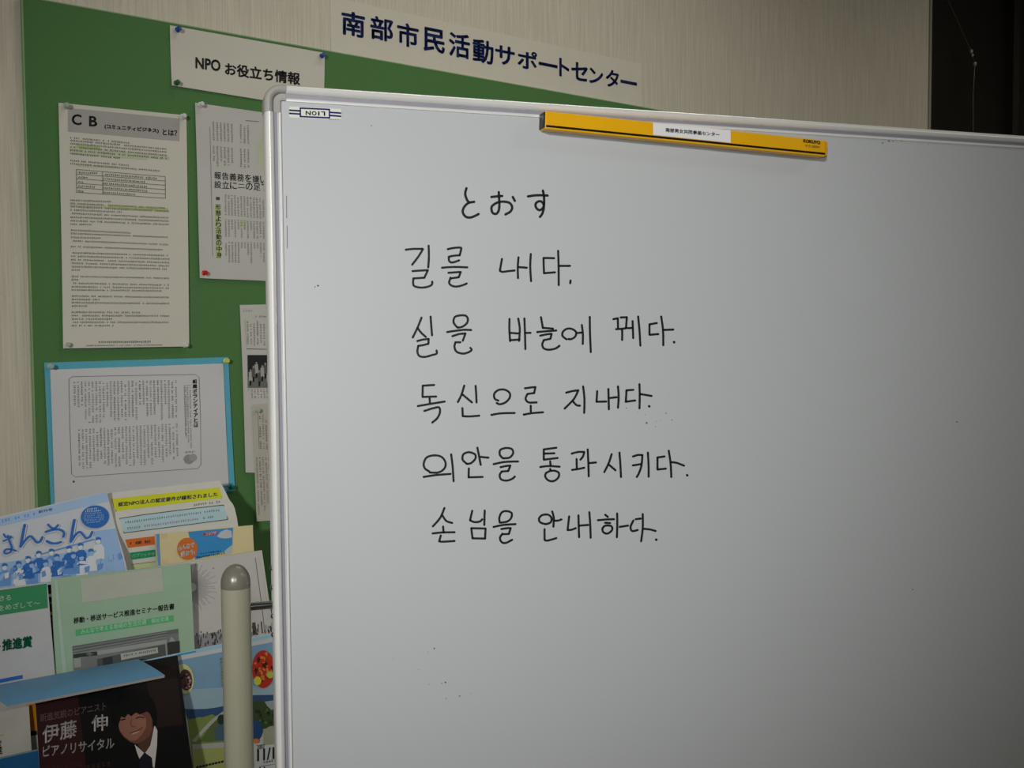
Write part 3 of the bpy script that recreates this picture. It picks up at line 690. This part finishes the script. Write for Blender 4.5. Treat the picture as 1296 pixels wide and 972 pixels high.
# ink specks
P = Print(pnl, off=.00015).crop(*D_)
rg = random.Random(21)
for x, y, r_ in [(840, 912, 8), (990, 838, 5), (685, 798, 4.5), (770, 828, 3), (828, 850, 3), (918, 900, 3), (1035, 890, 4), (908, 940, 3.5), (950, 890, 2.5)]: P.ell(x, y, r_, r_ * .7, M_marker, 0, 8)
P.crop(430, 780, 1.4965)
for x, y, r_ in [(179, 61, 1.5), (167, 68, .7), (101, 80, .8), (200, 125, 1.6), (193, 127, 1), (149, 101, .7), (168, 129, .6), (227, 151, 1.3), (201, 156, .9), (249, 146, .6), (170, 128, .6)]: P.ell(x, y, r_, r_, M_inkg, 0, 7)
P.crop(0, 0, 1)
for x, y, r_ in [(402.5, 361.5, 1.4), (398.5, 363, .9), (1211, 534, 1), (1155, 746, .9), (1117, 181, 1), (1125, 178.5, 1.2), (1130, 179, .8), (1141, 179, .7), (1175, 183, .6), (470, 159, .8)]: P.ell(x, y, r_, r_ * .8, M_inkg, 0, 7)
for x, y, r_ in [(362.6, 262, 1.2), (363.3, 300, 1)]: P.stroke([(x, y - 14), (x + .2, y + 14)], .9, M_inkl)
P.b.build('ink_specks', panel)['kind'] = 'stuff'
# maker's sticker, stuck on upside down
P = Print(pnl, off=.0002).crop(320, 90, 8.1)
st = Buf(); P.quad([(372, 362), (905, 388), (905, 502), (372, 474)], C('sticker_white', (214, 216, 206)), 0, 2)
for pts in ([(378, 402), (486, 409)], [(378, 434), (486, 441)], [(790, 424), (898, 431)], [(790, 455), (898, 464)]): P.line(pts, 17, M_navyd, 1)
P.line([(486, 380), (784, 394)], 16, M_navyd, 1); P.line([(486, 466), (784, 480)], 16, M_navyd, 1); P.line([(486, 380), (486, 466)], 14, M_navyd, 1); P.line([(784, 394), (784, 480)], 14, M_navyd, 1)
for ch, x0, x1 in (('N', 540, 592), ('O', 602, 652), ('I', 668, 682), ('L', 698, 740)): P.text(ch, x0, 408 + (x0 - 540) * .04, x1, 452 + (x1 - 540) * .04, .04, M_ink, .03, 2, flip=True)
P.fine(780, 494, 900, 496, 12, M_inkg, 1)
P.b.build('sticker', panel)['label'] = 'small upside down maker sticker in navy and white'

# ------------------------------------------------------------------ yellow magnetic bar
d0, d1 = .0155, .0005
fpl = boardp(-.005 + d0)
tl, tr, br, bl = [fpl.cast(*q)[0] for q in ((690, 139.5), (1046, 178), (1044.5, 198), (690, 163.5))]
mb = thing('magnetic_bar', 'yellow magnetic bar with a black stripe and a white name label on the whiteboard', 'magnetic bar', bl)
b = Buf(); ux = (tr - tl + br - bl) / 2; uz = (tl - bl + tr - br) / 2; cc = (tl + tr + br + bl) / 4
uz = uz - ux * (uz.dot(ux) / ux.dot(ux))
b.box(cc - ux / 2 - uz / 2, ux, uz, -BN * (d0 - .0026), M_yel); body = b.build('body', mb, bevel=.0012)
b = Buf(); b.box(cc - ux * .5045 - uz * .42, ux * .0035, uz * .84, -BN * (d0 - .003), M_blk)
b.build('end_plate', mb); b = Buf(); b.box(cc + ux * .501 - uz * .42, ux * .0035, uz * .84, -BN * (d0 - .003), M_yel); b.build('end_plate', mb)
P = Print(fpl, off=.0003)
P.quad([(691, 158), (1044, 193.4), (1044, 196), (691, 160.8)], M_blk, 0, 2); P.build('stripe', mb)
P = Print(fpl, off=.0003).crop(820, 143, 10.8)
P.quad([(68, 134), (1125, 235), (1128, 408), (68, 300)], C('white_label', (226, 224, 224)), 1, 2)
P.text('南部男女共同参画センター', 236, 203, 975, 328, .09, M_ink, .03, 2); P.build('name_label', mb)
P = Print(fpl, off=.0003).crop(1000, 165, 21.6)
P.text('KOKUYO', 352, 236, 822, 388, .12, M_ink, .06); P.text('マク-203N', 395, 385, 785, 490, .09, M_inkg, .02); P.build('printed_mark', mb)

# ------------------------------------------------------------------ leaflets in the rack
def leaflet(name, label, cat, rows, mat, edge=None, th=.0012, part='cover', **k):
    s = Sheet(rows, thick=th, **k)
    o = thing(name, label, cat, s.g[len(s.g) // 2])
    s.buf(mat, edge).build(part, o, smooth=True)
    return s, o
M_edge = C('page_edges', (205, 200, 186), .8)
# A blue newsletter
s, o = leaflet('blue_newsletter', 'blue and white newsletter with a group photograph leaning back at far left', 'newsletter',
    [((-60, 668), (135, 622), .085, .085), ((-45, 708), (147.5, 672), .115, .115), ((-32, 752), (161, 722), .145, .145), ((-10, 870), (182, 840), .160, .160)], C('newsletter_white', (200, 205, 212), .45), M_edge)
P = Print(s).crop(0, 600, 5.4)
pb_ = C('pale_blue_print', (164, 192, 226)); bl1, bl2, bl3 = C('blue_print', (46, 108, 186)), C('mid_blue_print', (104, 150, 210)), C('light_blue_print', (150, 184, 224))
P.quad([(-100, 330), (725, 122), (742, 186), (-80, 375)], pb_, 0, 10)
P.fine(10, 322, 250, 270, 22, bl2, 1, .1)
P.text('創刊号', 262, 232, 358, 270, -.2, C('grey_blue_print', (90, 110, 150)), .02)
P.b.build('masthead_band', o)
P = Print(s).crop(0, 600, 5.4)
P.quad([(640, 392), (788, 372), (860, 655), (700, 690)], bl3, 0, 6)
P.quad([(-60, 620), (700, 500), (735, 690), (-40, 790)], bl3, 1, 10)
P.line([(240, 560), (640, 448)], 9, bl2, 2)
rg = random.Random(8)
for i, (hx, hy, wc) in enumerate([(30, 640, 1), (125, 625, 0), (190, 590, 1), (215, 625, 1), (262, 555, 1), (310, 615, 0), (350, 540, 1), (385, 575, 1), (470, 520, 1), (500, 560, 1), (548, 500, 1), (620, 540, 0), (670, 460, 0), (555, 575, 0), (135, 700, 0), (440, 600, 1)]):
    wht = C('print_white', (214, 218, 224)); body_ = bl1 if wc and i % 3 else (bl2 if wc else wht)
    P.poly([(hx - 34, hy + 40), (hx - 10, hy + 22), (hx + 24, hy + 20), (hx + 42, hy + 44), (hx + 44, hy + 120), (hx - 36, hy + 128)], body_, 3 + i % 3)
    P.ell(hx, hy, 17, 21, bl3 if i % 2 else wht, 6, 14); P.poly([(hx - 18, hy - 2), (hx - 16, hy - 22), (hx, hy - 28), (hx + 17, hy - 20), (hx + 18, hy - 4), (hx + 6, hy - 10)], bl1, 7)
for i in range(26):
    x, y = rg.uniform(0, 820), 0; y = 700 - x * .12 + rg.uniform(-60, 10)
    P.poly([(x, y), (x + rg.uniform(14, 40), y - 10), (x + 30, y + 26), (x + 4, y + 36)], rg.choice([bl1, bl2, C('print_white', 0), bl3]), 8)
P.b.build('photograph', o)
P = Print(s).crop(0, 600, 8.1)
wht = C('print_white', (214, 218, 224))
def brush(pts, wd):
    P.stroke([(x + 10, y + 6) for x, y in pts], wd * 1.05, wht, 9); P.stroke([(x + 14, y + 3) for x, y in pts], 3, bl1, 10); P.stroke(pts, wd, bl1, 11)
brush([(35, 625), (60, 655), (108, 648)], 20); brush([(30, 695), (75, 675), (115, 655)], 16); brush([(78, 640), (95, 700), (115, 760), (100, 810), (60, 825), (38, 805), (60, 780), (110, 780), (160, 795)], 20)
brush([(250, 530), (232, 620), (208, 750)], 28); brush([(210, 745), (260, 680), (305, 645), (340, 670), (370, 705), (405, 700), (430, 655)], 24)
brush([(488, 525), (525, 560), (560, 560), (590, 530)], 22); brush([(465, 600), (530, 580), (600, 575), (650, 605), (645, 650)], 24); brush([(475, 695), (520, 715), (575, 718), (620, 705)], 26)
brush([(758, 480), (740, 580), (722, 700)], 30); brush([(722, 700), (765, 635), (810, 600), (845, 625), (880, 665), (915, 650), (940, 600)], 24)
P.b.build('brushed_title', o)
P = Print(s).crop(0, 600, 5.4)
P.ell(646, 295, 96, 78, bl1, 9, 28, -.1)
for j, (x0, x1) in enumerate([(590, 660), (580, 690), (575, 700), (568, 710), (568, 712), (575, 705), (590, 690)]): P.fine(x0, 245 + j * 15, x1, 238 + j * 15, 12, C('print_white', 0) if j < 2 else bl3, 10, .03)
P.b.build('round_badge', o)
# B white leaflet with yellow heading
s, o = leaflet('certification_leaflet', 'white leaflet with a yellow heading bar curling back beneath the turquoise card', 'leaflet',
    [((118, 626), (278, 608), .068), ((131, 650), (289, 630), .090), ((146, 690), (301, 662), .112), ((180, 850), (318, 815), .135)], C('leaflet_white', (208, 205, 196), .5), M_edge)
P = Print(s).crop(130, 605, 7.624)
P.quad([(92, 202), (1120, 92), (1158, 192), (122, 320)], C('acid_yellow', (206, 210, 20)), 0, 10)
P.line([(88, 205), (128, 322)], 10, C('ochre_line', (180, 150, 30)), 1)
P.text('認定NPO法人の認定要件が緩和されました', 148, 136, 1108, 278, -.103, M_navyd, .03)
P.fine(875, 262, 1150, 226, 22, M_inkl, 1, .1)
P.b.build('yellow_heading', o)
P = Print(s).crop(130, 605, 7.624)
P.quad([(165, 392), (1165, 262), (1205, 400), (205, 530)], C('pale_blue_box', (176, 205, 212)), 0, 10)
P.line([(165, 392), (420, 352), (900, 292), (1165, 262)], 7, M_inkg, 1); P.line([(205, 530), (600, 480), (1205, 400)], 7, M_inkg, 1); P.line([(165, 392), (205, 530)], 8, M_inkg, 1); P.line([(1165, 262), (1205, 398)], 8, M_inkg, 1)
P.fine(215, 432, 1140, 308, 22, M_inkl, 1, .06); P.fine(235, 488, 380, 470, 22, M_inkl, 1, .06); P.fine(400, 466, 940, 392, 22, C('rose_print', (176, 112, 116)), 1, .06); P.fine(945, 390, 1080, 372, 22, M_inkl, 1, .06)
P.b.build('summary_box', o)
P = Print(s).crop(140, 600, 5.4)
P.quad([(98, 448), (330, 420), (330, 478), (118, 505)], C('orange_bar', (212, 106, 40)), 0, 4); P.text('I  緩 和', 132, 450, 270, 485, -.09, M_inkg, .02)
P.quad([(128, 538), (330, 512), (330, 560), (145, 586)], C('green_bar', (24, 148, 92)), 0, 4); P.text('I パブリックサ', 132, 532, 300, 572, -.09, C('print_white', 0), .01)
P.quad([(142, 620), (330, 596), (330, 625), (148, 648)], C('pale_green_bar', (196, 206, 150)), 0, 4); P.line([(142, 618), (330, 594)], 3, M_inkg, 1)
P.b.build('section_bars', o)
# C cream booklet
s, o = leaflet('cream_booklet', 'thick cream booklet with a blue sky cover and an orange round badge', 'booklet',
    [((197, 676), (320, 664.5), .122), ((199.5, 718), (321.5, 697), .132), ((206, 850), (330, 825), .152)], C('cream_cover', (214, 200, 152), .45), M_edge, th=.007)
P = Print(s).crop(200, 660, 9.97)
sky, cream2 = C('sky_blue_print', (62, 142, 200), .4), C('cream_shade', (196, 182, 134), .5)
P.quad([(-30, 160), (12, 155), (35, 560), (0, 565)], C('spine_blue', (104, 148, 190)), 0, 3)
for i in range(5): P.line([(40 + i * 16, 140), (60 + i * 16, 540)], 3, cream2, 0)
P.quad([(378, 130), (945, 78), (935, 360), (470, 480)], sky, 0, 5)
P.poly([(740, 190), (790, 130), (860, 100), (925, 120), (935, 200), (860, 215), (790, 210)], C('cloud_print', (188, 192, 200)), 1)
P.poly([(840, 370), (900, 320), (938, 290), (935, 400), (850, 420)], C('cloud_print2', (176, 190, 190)), 1)
P.quad([(570, 150), (745, 122), (752, 160), (575, 185)], C('red_badge', (190, 30, 40)), 2, 2); P.text('三訂版', 592, 124, 738, 180, -.15, C('print_white', 0), .03, 3)
P.quad([(545, 90), (1025, 40), (1030, 58), (560, 100)], C('salmon_strip', (206, 92, 84)), 1, 4)
P.text('みんなで協働の輪を', 530, 362, 795, 415, -.14, C('navy_caption', (24, 60, 92)), 0.01, 2); P.fine(485, 452, 845, 400, 26, M_ink, 2, .03)
P.b.build('sky_picture', o)
P = Print(s).crop(200, 660, 9.97)
P.ell(368, 345, 130, 140, C('orange_badge', (206, 112, 44)), 3, 30)
P.text('みんなで', 248, 258, 455, 374, -.22, C('print_white', 0), .04, 4); P.text('使おう!', 280, 345, 462, 450, -.18, C('print_white', 0), .04, 4)
P.b.build('round_badge', o)
# D white report with a sunburst
s, o = leaflet('white_report', 'white report with a fine sunburst drawing standing behind the grey post', 'report',
    [((150, 724), (331.5, 696.5), .160), ((156, 790), (341, 762), .168), ((163, 862), (352, 832), .176), ((175, 980), (368, 945), .182)], C('report_white', (200, 196, 192), .5), C('cream_edges', (206, 200, 160), .8), th=.004)
P = Print(s)
gy = C('sunburst_grey', (150, 148, 152))
for i in range(46):
    t = math.pi * (-.62 + 1.25 * i / 45); r0, r1 = 6, 26 + 7 * math.sin(i * 2.3)
    P.line([(243 + r0 * math.cos(t), 743 + r0 * math.sin(t)), (243 + r1 * math.cos(t), 743 + r1 * math.sin(t) * .95)], .55, gy, 0)
P.ell(270, 719, 1.2, .8, C('rose_print', 0), 0, 6)
P.b.build('sunburst_drawing', o)
P = Print(s); rg = random.Random(31)
for i in range(110):
    x = rg.uniform(247, 350); y = 799 + rg.uniform(0, 18) - (x - 250) * .13
    h_ = rg.uniform(2, 6); P.poly([(x, y), (x + 1.3, y - .3), (x + 1.4, y + h_), (x + .2, y + h_)], rg.choice([M_ink, M_inkg, M_inkg, gy]), i % 5)
P.quad([(246, 804), (280, 799), (281, 818), (247, 824)], gy, 0, 2)
P.b.build('crowd_picture', o)
P = Print(s)
P.line([(323, 706), (331, 765), (335, 800)], .8, M_inkl, 0); P.quad([(319, 788), (323, 787.5), (325, 803), (320, 804)], M_inkg, 0, 1); P.line([(330.5, 787), (332, 801)], 1.3, M_ink, 0)
P.line([(326, 699), (349, 805)], .6, C('cream_edges', 0), 0)
P.b.build('rule_lines', o)
# black sheet in the gap
s, o = leaflet('black_gap_sheet', 'thin black sheet showing in the gap between two green covers', 'booklet',
    [((52, 741), (100, 737), .168), ((60, 800), (105, 796), .172), ((64, 880), (110, 872), .176)], C('black_sheet', (26, 28, 26), .5), th=.002)
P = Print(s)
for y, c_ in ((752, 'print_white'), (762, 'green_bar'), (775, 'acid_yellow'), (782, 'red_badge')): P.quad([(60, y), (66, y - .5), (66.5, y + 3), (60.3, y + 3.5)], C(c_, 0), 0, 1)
P.b.build('sheet_marks', o)
# F green header leaflet at the left edge
s, o = leaflet('green_header_leaflet', 'white leaflet with a green header and green title at the far left edge', 'leaflet',
    [((-100, 757), (60, 737), .192), ((-92, 820), (65, 797), .194), ((-85, 884), (70, 858), .196), ((-78, 1000), (77, 972), .200)], C('leaflet_cool', (200, 200, 200), .5), M_edge)
P = Print(s).crop(0, 720, 6.94)
P.quad([(-150, 208), (410, 128), (420, 342), (-140, 428)], C('header_green', (62, 146, 98)), 0, 6)
P.b.build('header_band', o); P = Print(s).crop(0, 720, 6.94); P.text('きる', -5, 225, 95, 285, -.12, C('pale_green_text', (190, 214, 190)), .0); P.text('をめざして〜', -14, 270, 350, 370, -.135, C('pale_green_text', 0), .0)
P.text('推進賞', 18, 583, 282, 724, -.14, C('dark_green_text', (16, 110, 80)), .045); P.ell(-2, 680, 7, 9, C('dark_green_text', 0), 1, 8)
P.b.build('lettering', o); P = Print(s).crop(0, 720, 6.94)
P.quad([(-20, 972), (198, 930), (200, 962), (-20, 1006)], C('blue_print', 0), 0, 2)
P.b.build('blue_stripe', o)
# E green seminar report
s, o = leaflet('green_report', 'pale green report with a grey building photograph leaning in the rack', 'report',
    [((65, 732.5), (241, 713), .186), ((67.5, 795), (244, 774), .189), ((70.5, 860), (247, 838), .192), ((75, 985), (252, 960), .198)], C('pale_green_cover', (166, 196, 168), .4), M_edge, th=.003)
P = Print(s).crop(0, 600, 5.4)
P.quad([(550, 715), (1105, 640), (1118, 800), (560, 880)], C('cover_blush', (192, 196, 182), .4), 0, 6)
P.quad([(372, 725), (392, 722), (460, 1390), (430, 1395)], C('spine_highlight', (182, 206, 188), .4), 0, 4)
P.crop(80, 760, 8.1)
P.text('移動・移送サービス推進セミナー報告書', 105, 26, 1138, 240, -.145, M_ink, .022)
P.quad([(125, 300), (1130, 148), (1132, 212), (128, 365)], C('band_green', (96, 186, 126)), 0, 8)
P.text('みんなで考える地域の生活交通', 180, 190, 850, 345, -.155, C('pale_mint', (196, 230, 202)), 0, 1); P.text('福祉交通', 900, 160, 1080, 232, -.155, C('pale_mint', 0), 0, 1)
P.b.build('title_print', o)
P = Print(s).crop(80, 760, 8.1)
g1, g2, g3, g4 = C('photo_g1', (128, 132, 130)), C('photo_g2', (90, 94, 92)), C('photo_g3', (166, 170, 164)), C('photo_g4', (60, 64, 62))
P.quad([(92, 468), (1178, 288), (1195, 620), (105, 720)], g1, 0, 8)
P.quad([(92, 468), (1178, 288), (1180, 330), (95, 515)], C('photo_g5', (112, 116, 114)), 1, 6)
for i in range(5): P.line([(100, 490 + i * 15), (1060, 322 + i * 13)], 4, g2 if i % 2 else g3, 2)
P.quad([(160, 545), (1060, 400), (1065, 440), (165, 590)], g3, 2, 4)
P.quad([(345, 600), (1050, 445), (1060, 620), (350, 700)], g2, 2, 4)
P.quad([(100, 550), (345, 520), (350, 560), (105, 590)], g4, 2, 3); P.quad([(105, 595), (180, 585), (182, 680), (108, 690)], g3, 3, 2)
P.quad([(585, 545), (965, 478), (972, 535), (592, 610)], C('photo_g6', (186, 188, 180)), 4, 3); P.fine(615, 565, 955, 505, 20, g4, 5, .05)
P.line([(1048, 435), (1060, 590)], 12, g3, 4); P.poly([(1080, 420), (1105, 365), (1150, 415)], g3, 4); P.quad([(1065, 430), (1190, 412), (1195, 560), (1075, 580)], g4, 3, 2)
P.quad([(400, 590), (500, 570), (510, 680), (410, 690)], g4, 3, 2)
P.b.build('photograph', o)
# G blue sheet folding forward over the dark flyer
M_blu = C('blue_card', (100, 152, 190), .5)
s, o = leaflet('blue_folded_leaflet', 'blue leaflet whose top flops forward over the dark portrait flyer', 'leaflet',
    [((-25, 871), (174.5, 834), .206), ((-15, 877), (183, 838.5), .246), ((-4, 885), (196, 846), .280), ((8.7, 894), (208.6, 854.5), .300)], M_blu, C('fold_edge', (196, 190, 182), .7), th=.0045, part='flap')
s2 = Sheet([((-25, 871.5), (174.5, 834.5), .2035), ((-15, 975), (185, 935), .2075)], thick=.001); s2.buf(C('leaflet_cool', 0)).build('body', o)
# I orange edged leaflet
s, o = leaflet('orange_leaflet', 'sliver of an orange and black leaflet beside the dark portrait flyer', 'leaflet', [((33, 880), (70, 874), .214), ((36, 1000), (74, 992), .222)], C('pale_mint_paper', (176, 186, 170)), M_edge)
P = Print(s); P.quad([(33.5, 882), (52, 878), (54, 924), (35, 926)], C('orange_print', (206, 132, 24)), 0, 3); P.quad([(35, 926), (54, 922), (54, 929), (35, 932)], M_ink, 0, 1); P.b.build('orange_block', o)
# J white page at the corner
s, o = leaflet('corner_leaflet', 'plain white leaflet in the bottom left corner', 'leaflet', [((-90, 918), (36.5, 893), .224), ((-84, 1005), (41.5, 975), .238)], C('leaflet_white', 0), M_edge)
P = Print(s); P.text('度', -9, 936, 2, 948, -.2, M_ink, .02); P.text('業', -10, 944, 3, 957, -.2, M_ink, .03); P.line([(-10, 933), (5, 930)], .7, C('ochre_line', 0)); P.b.build('lettering', o)
# L blue one at the very bottom
s, o = leaflet('deep_blue_leaflet', 'deep blue topped leaflet at the very bottom left corner', 'leaflet', [((-60, 972), (48.5, 948), .248), ((-55, 1080), (54, 1055), .262)], C('deep_blue_cover', (36, 104, 160), .5), M_edge)
P = Print(s); P.line([(-58, 972.6), (48, 949)], 1.5, C('blue_green_edge', (130, 170, 150))); P.b.build('top_line', o)
# K landscape leaflet
s, o = leaflet('landscape_leaflet', 'leaflet with a countryside photograph and date seen either side of the grey post', 'leaflet',
    [((172, 838), (366, 796.5), .210), ((180, 900), (372, 858), .222), ((190, 985), (382, 940), .238), ((195, 1030), (389, 986), .246)], C('leaflet_pale', (196, 200, 200), .45), M_edge)
P = Print(s).crop(180, 760, 4.585)
sk1, sk2 = C('landscape_sky', (124, 160, 186), .4), C('landscape_haze', (150, 176, 188), .4)
P.quad([(-40, 355), (840, 178), (842, 196), (-38, 372)], C('pale_cyan_line', (150, 196, 220)), 0, 8); P.quad([(205, 312), (310, 291), (310, 300), (205, 321)], C('cyan_line', (60, 150, 190)), 1, 2)
P.quad([(-30, 395), (850, 222), (890, 560), (-10, 650)], sk1, 0, 8); P.quad([(230, 520), (860, 480), (880, 640), (250, 640)], sk2, 1, 5)
P.poly([(245, 628), (300, 630), (370, 628), (420, 622), (470, 612), (480, 660), (262, 690)], C('far_hill', (52, 78, 116)), 2)
P.quad([(262, 680), (480, 640), (500, 990), (300, 1010)], C('field_green', (120, 138, 74)), 2, 3)
P.poly([(285, 815), (330, 765), (390, 700), (470, 640), (478, 650), (420, 700), (360, 760), (310, 820)], C('road_grey', (168, 170, 160)), 4)
P.poly([(330, 818), (400, 720), (470, 660), (480, 800), (400, 820)], C('field_dark', (86, 106, 58)), 3)
P.quad([(285, 835), (640, 810), (640, 845), (290, 862)], C('road_grey', 0), 5, 3)
P.quad([(288, 860), (480, 845), (485, 1000), (300, 1005)], C('field_yellow', (158, 164, 96)), 4, 3)
for i in range(9): P.quad([(310 + i * 18, 962 - i * 4), (324 + i * 18, 958 - i * 4), (326 + i * 18, 970 - i * 4), (312 + i * 18, 974 - i * 4)], M_ink, 6, 1)
P.poly([(420, 740), (470, 700), (480, 810), (425, 815)], C('trees_blue', (70, 96, 110)), 5); P.ell(455, 690, 22, 30, C('tree_dark', (40, 54, 40)), 6, 12)
P.b.build('landscape_photograph', o)
P = Print(s).crop(180, 760, 4.585)
P.ell(240, 455, 58, 88, C('pale_yellow_ring', (196, 204, 140)), 6, 24, -.1); P.ell(250, 460, 38, 62, C('photo_maroon', (96, 62, 66)), 7, 20, -.1)
rg = random.Random(2)
for i in range(26): P.ell(250 + rg.uniform(-26, 28), 460 + rg.uniform(-45, 45), 7, 8, rg.choice([M_ink, C('photo_pink', (176, 140, 140)), C('photo_maroon', 0)]), 8 + i % 2, 7)
P.b.build('round_photograph', o); P = Print(s).crop(180, 760, 4.585)
P.ell(700, 398, 66, 110, C('glow_red', (176, 50, 40)), 6, 28)
for i in range(60):
    a, r_ = rg.uniform(0, 6.28), math.sqrt(rg.random()); P.ell(700 + 58 * r_ * math.cos(a), 385 + 84 * r_ * math.sin(a), rg.uniform(5, 10), rg.uniform(7, 13), rg.choice([C('lantern_orange', (214, 120, 50)), C('lantern_dark', (72, 30, 22)), C('lantern_brown', (130, 66, 36)), C('lantern_red', (200, 50, 30))]), 7 + i % 4, 8)
P.ell(665, 465, 22, 26, C('lantern_yellow', (206, 200, 60)), 12, 12); P.ell(738, 430, 20, 20, C('lantern_lime', (170, 190, 80)), 12, 12)
P.b.build('round_photograph', o)
P = Print(s).crop(305, 830, 6.84)
P.quad([(90, 340), (330, 335), (340, 400), (90, 400)], C('far_hill', 0), 6, 3); P.quad([(90, 395), (330, 385), (335, 620), (90, 640)], C('wood_green', (60, 76, 44)), 7, 4)
P.poly([(200, 395), (300, 380), (330, 420), (260, 470), (220, 430)], C('haze_roofs', (150, 158, 158)), 8)
for i in range(26): P.ell(rg.uniform(110, 300), rg.uniform(440, 600), 14, 16, rg.choice([C('tree_dark', 0), C('wood_green', 0), C('field_dark', 0)]), 9, 8)
P.poly([(190, 640), (240, 610), (300, 600), (340, 640), (340, 780), (190, 780)], C('sand_print', (160, 160, 136)), 9)
P.ell(118, 640, 62, 92, C('globe_blue', (40, 72, 120)), 11, 20); P.ell(125, 735, 28, 22, C('lantern_orange', 0), 12, 10)
P.quad([(110, 775), (360, 760), (370, 1000), (120, 1000)], C('leaflet_pale', 0), 10, 3)
P.text('2007', 130, 762, 198, 808, -.12, M_ink, .01, 13); P.text('11/19', 132, 774, 350, 912, -.15, M_ink, .03, 13)
P.fine(160, 925, 340, 890, 24, M_inkg, 13, .03); P.line([(150, 955), (340, 925)], 4, M_inkg, 13); P.text('11', 150, 955, 200, 990, -.1, M_ink, .03, 13)
P.b.build('date_panel', o)
P = Print(s).crop(180, 760, 4.585)
for i in range(9): P.text('秋祭り音楽会里山'[i % 8], 446 + i * 1.2, 330 + i * 19, 460 + i * 1.2, 347 + i * 19, -.1, C('lime_text', (150, 170, 60)), .01, 9)
P.b.build('vertical_lettering', o)
# H dark recital flyer
s, o = leaflet('dark_portrait_flyer', 'dark brown flyer with a smiling portrait and white lettering at the front of the rack', 'flyer',
    [((43, 864), (224.5, 829), .222), ((46.5, 915), (231, 876), .244), ((49.8, 972), (238, 930), .268), ((55, 1070), (251, 1020), .302)], C('flyer_black', (16, 14, 16), .35), M_edge)
P = Print(s).crop(0, 760, 4.583)
P.quad([(200, 560), (445, 500), (500, 980), (230, 1020)], C('flyer_maroon', (54, 22, 24), .4), 0, 5); P.b.build('maroon_panel', o); P = Print(s).crop(0, 760, 4.583); P.quad([(840, 420), (1020, 380), (1060, 720), (900, 740)], C('flyer_brown', (36, 22, 20), .4), 0, 4)
P.b.build('brown_panel', o)
P = Print(s).crop(0, 760, 4.583); fw = C('flyer_white_text', (206, 200, 196), .4); fg = C('flyer_grey_text', (140, 118, 114), .4)
P.text('新進気鋭のピアニスト', 232, 588, 615, 706, -.185, fg, .012); P.text('伊藤', 245, 688, 445, 832, -.2, fw, .012); P.text('伸', 530, 658, 625, 762, -.1, fw, .012)
P.text('ピアノリサイタル', 248, 793, 662, 908, -.125, fw, .015)
P.fine(500, 965, 660, 945, 30, C('flyer_red_text', (70, 34, 32), .4), 1, .02); P.fine(300, 965, 480, 950, 26, C('flyer_red_text', 0), 1, .05)
P.b.build('lettering', o)
P = Print(s).crop(130, 870, 9.53)
skn, sks, skd, hair = C('print_skin', (150, 104, 84), .4), C('print_skin_shade', (114, 72, 58), .4), C('print_skin_dark', (84, 54, 46), .4), C('print_hair', (10, 8, 10), .35)
P.poly([(400, 640), (560, 560), (620, 470), (640, 700), (560, 820), (500, 790), (430, 720)], skd, 2)                     # neck
P.poly([(180, 430), (200, 330), (300, 290), (440, 270), (560, 300), (600, 400), (600, 500), (560, 590), (480, 650), (400, 682), (330, 660), (250, 600), (200, 530)], sks, 3)
P.poly([(185, 440), (215, 360), (320, 320), (440, 310), (520, 380), (520, 480), (470, 570), (400, 640), (330, 645), (255, 590), (205, 520)], skn, 4)
P.poly([(130, 420), (110, 250), (200, 90), (360, 20), (520, 60), (620, 180), (650, 330), (640, 470), (600, 460), (590, 340), (530, 290), (440, 330), (400, 300), (340, 350), (300, 320), (260, 370), (220, 350), (190, 440), (175, 480)], hair, 6)
P.line([(215, 395), (265, 385)], 14, hair, 5); P.stroke([(400, 375), (440, 358), (490, 368)], 12, hair, 5); P.stroke([(345, 390), (335, 450), (355, 475), (390, 470)], 10, sks, 5)
P.stroke([(320, 555), (380, 535), (440, 510), (475, 485)], 10, skd, 5); P.poly([(330, 562), (400, 545), (455, 515), (420, 555), (360, 575)], C('print_lip', (170, 120, 116), .4), 6); P.poly([(345, 556), (400, 540), (440, 518), (405, 545), (365, 560)], C('print_teeth', (196, 186, 178), .4), 7)
P.poly([(380, 688), (440, 740), (495, 790), (440, 862), (410, 790)], fw, 5); P.poly([(620, 455), (655, 520), (650, 700), (620, 972), (600, 960), (590, 850), (510, 790), (570, 700), (600, 560)], fw, 5)
P.poly([(495, 790), (540, 830), (585, 860), (600, 970), (430, 970), (445, 870)], C('print_tie', (24, 22, 34), .4), 6)
P.b.build('portrait', o)

# ------------------------------------------------------------------ the rack that holds them
xl = wallp(.1).cast(-40, 800)[0].x; xr = wallp(.16).cast(316, 800)[0].x
rk = thing('leaflet_rack', 'stepped rack standing against the wall under the leaflets', 'rack', ((xl + xr) / 2, WALL_Y - .15, 0))
def zat(off, u, v): return wallp(off).cast(u, v)[0].z
b = Buf(); b.box((xl, WALL_Y - .042, 0), (xr - xl, 0, 0), (0, .03, 0), (0, 0, zat(.03, 150, 790)), M_rack); b.build('back_panel', rk)
for off, v, of0 in ((.16, 862, .045), (.2, 1030, .165), (.31, 1100, .205)):
    z = zat(off, 150, v)
    b = Buf(); b.box((xl, WALL_Y - off - .002, z - .012), (xr - xl, 0, 0), (0, off - of0, 0), (0, 0, .008), M_rack)
    b.build('ledge', rk)
b = Buf(); z = zat(.3, 150, 1125)
for x in (xl, xr - .02): b.box((x, WALL_Y - .32, 0), (.02, 0, 0), (0, .278, 0), (0, 0, z), M_rack)
b.box((xl + .02, WALL_Y - .32, 0), (xr - xl - .04, 0, 0), (0, .02, 0), (0, 0, z), M_rack); b.build('base', rk)

for o in bpy.data.objects:
    if '_o' in o: del o['_o']
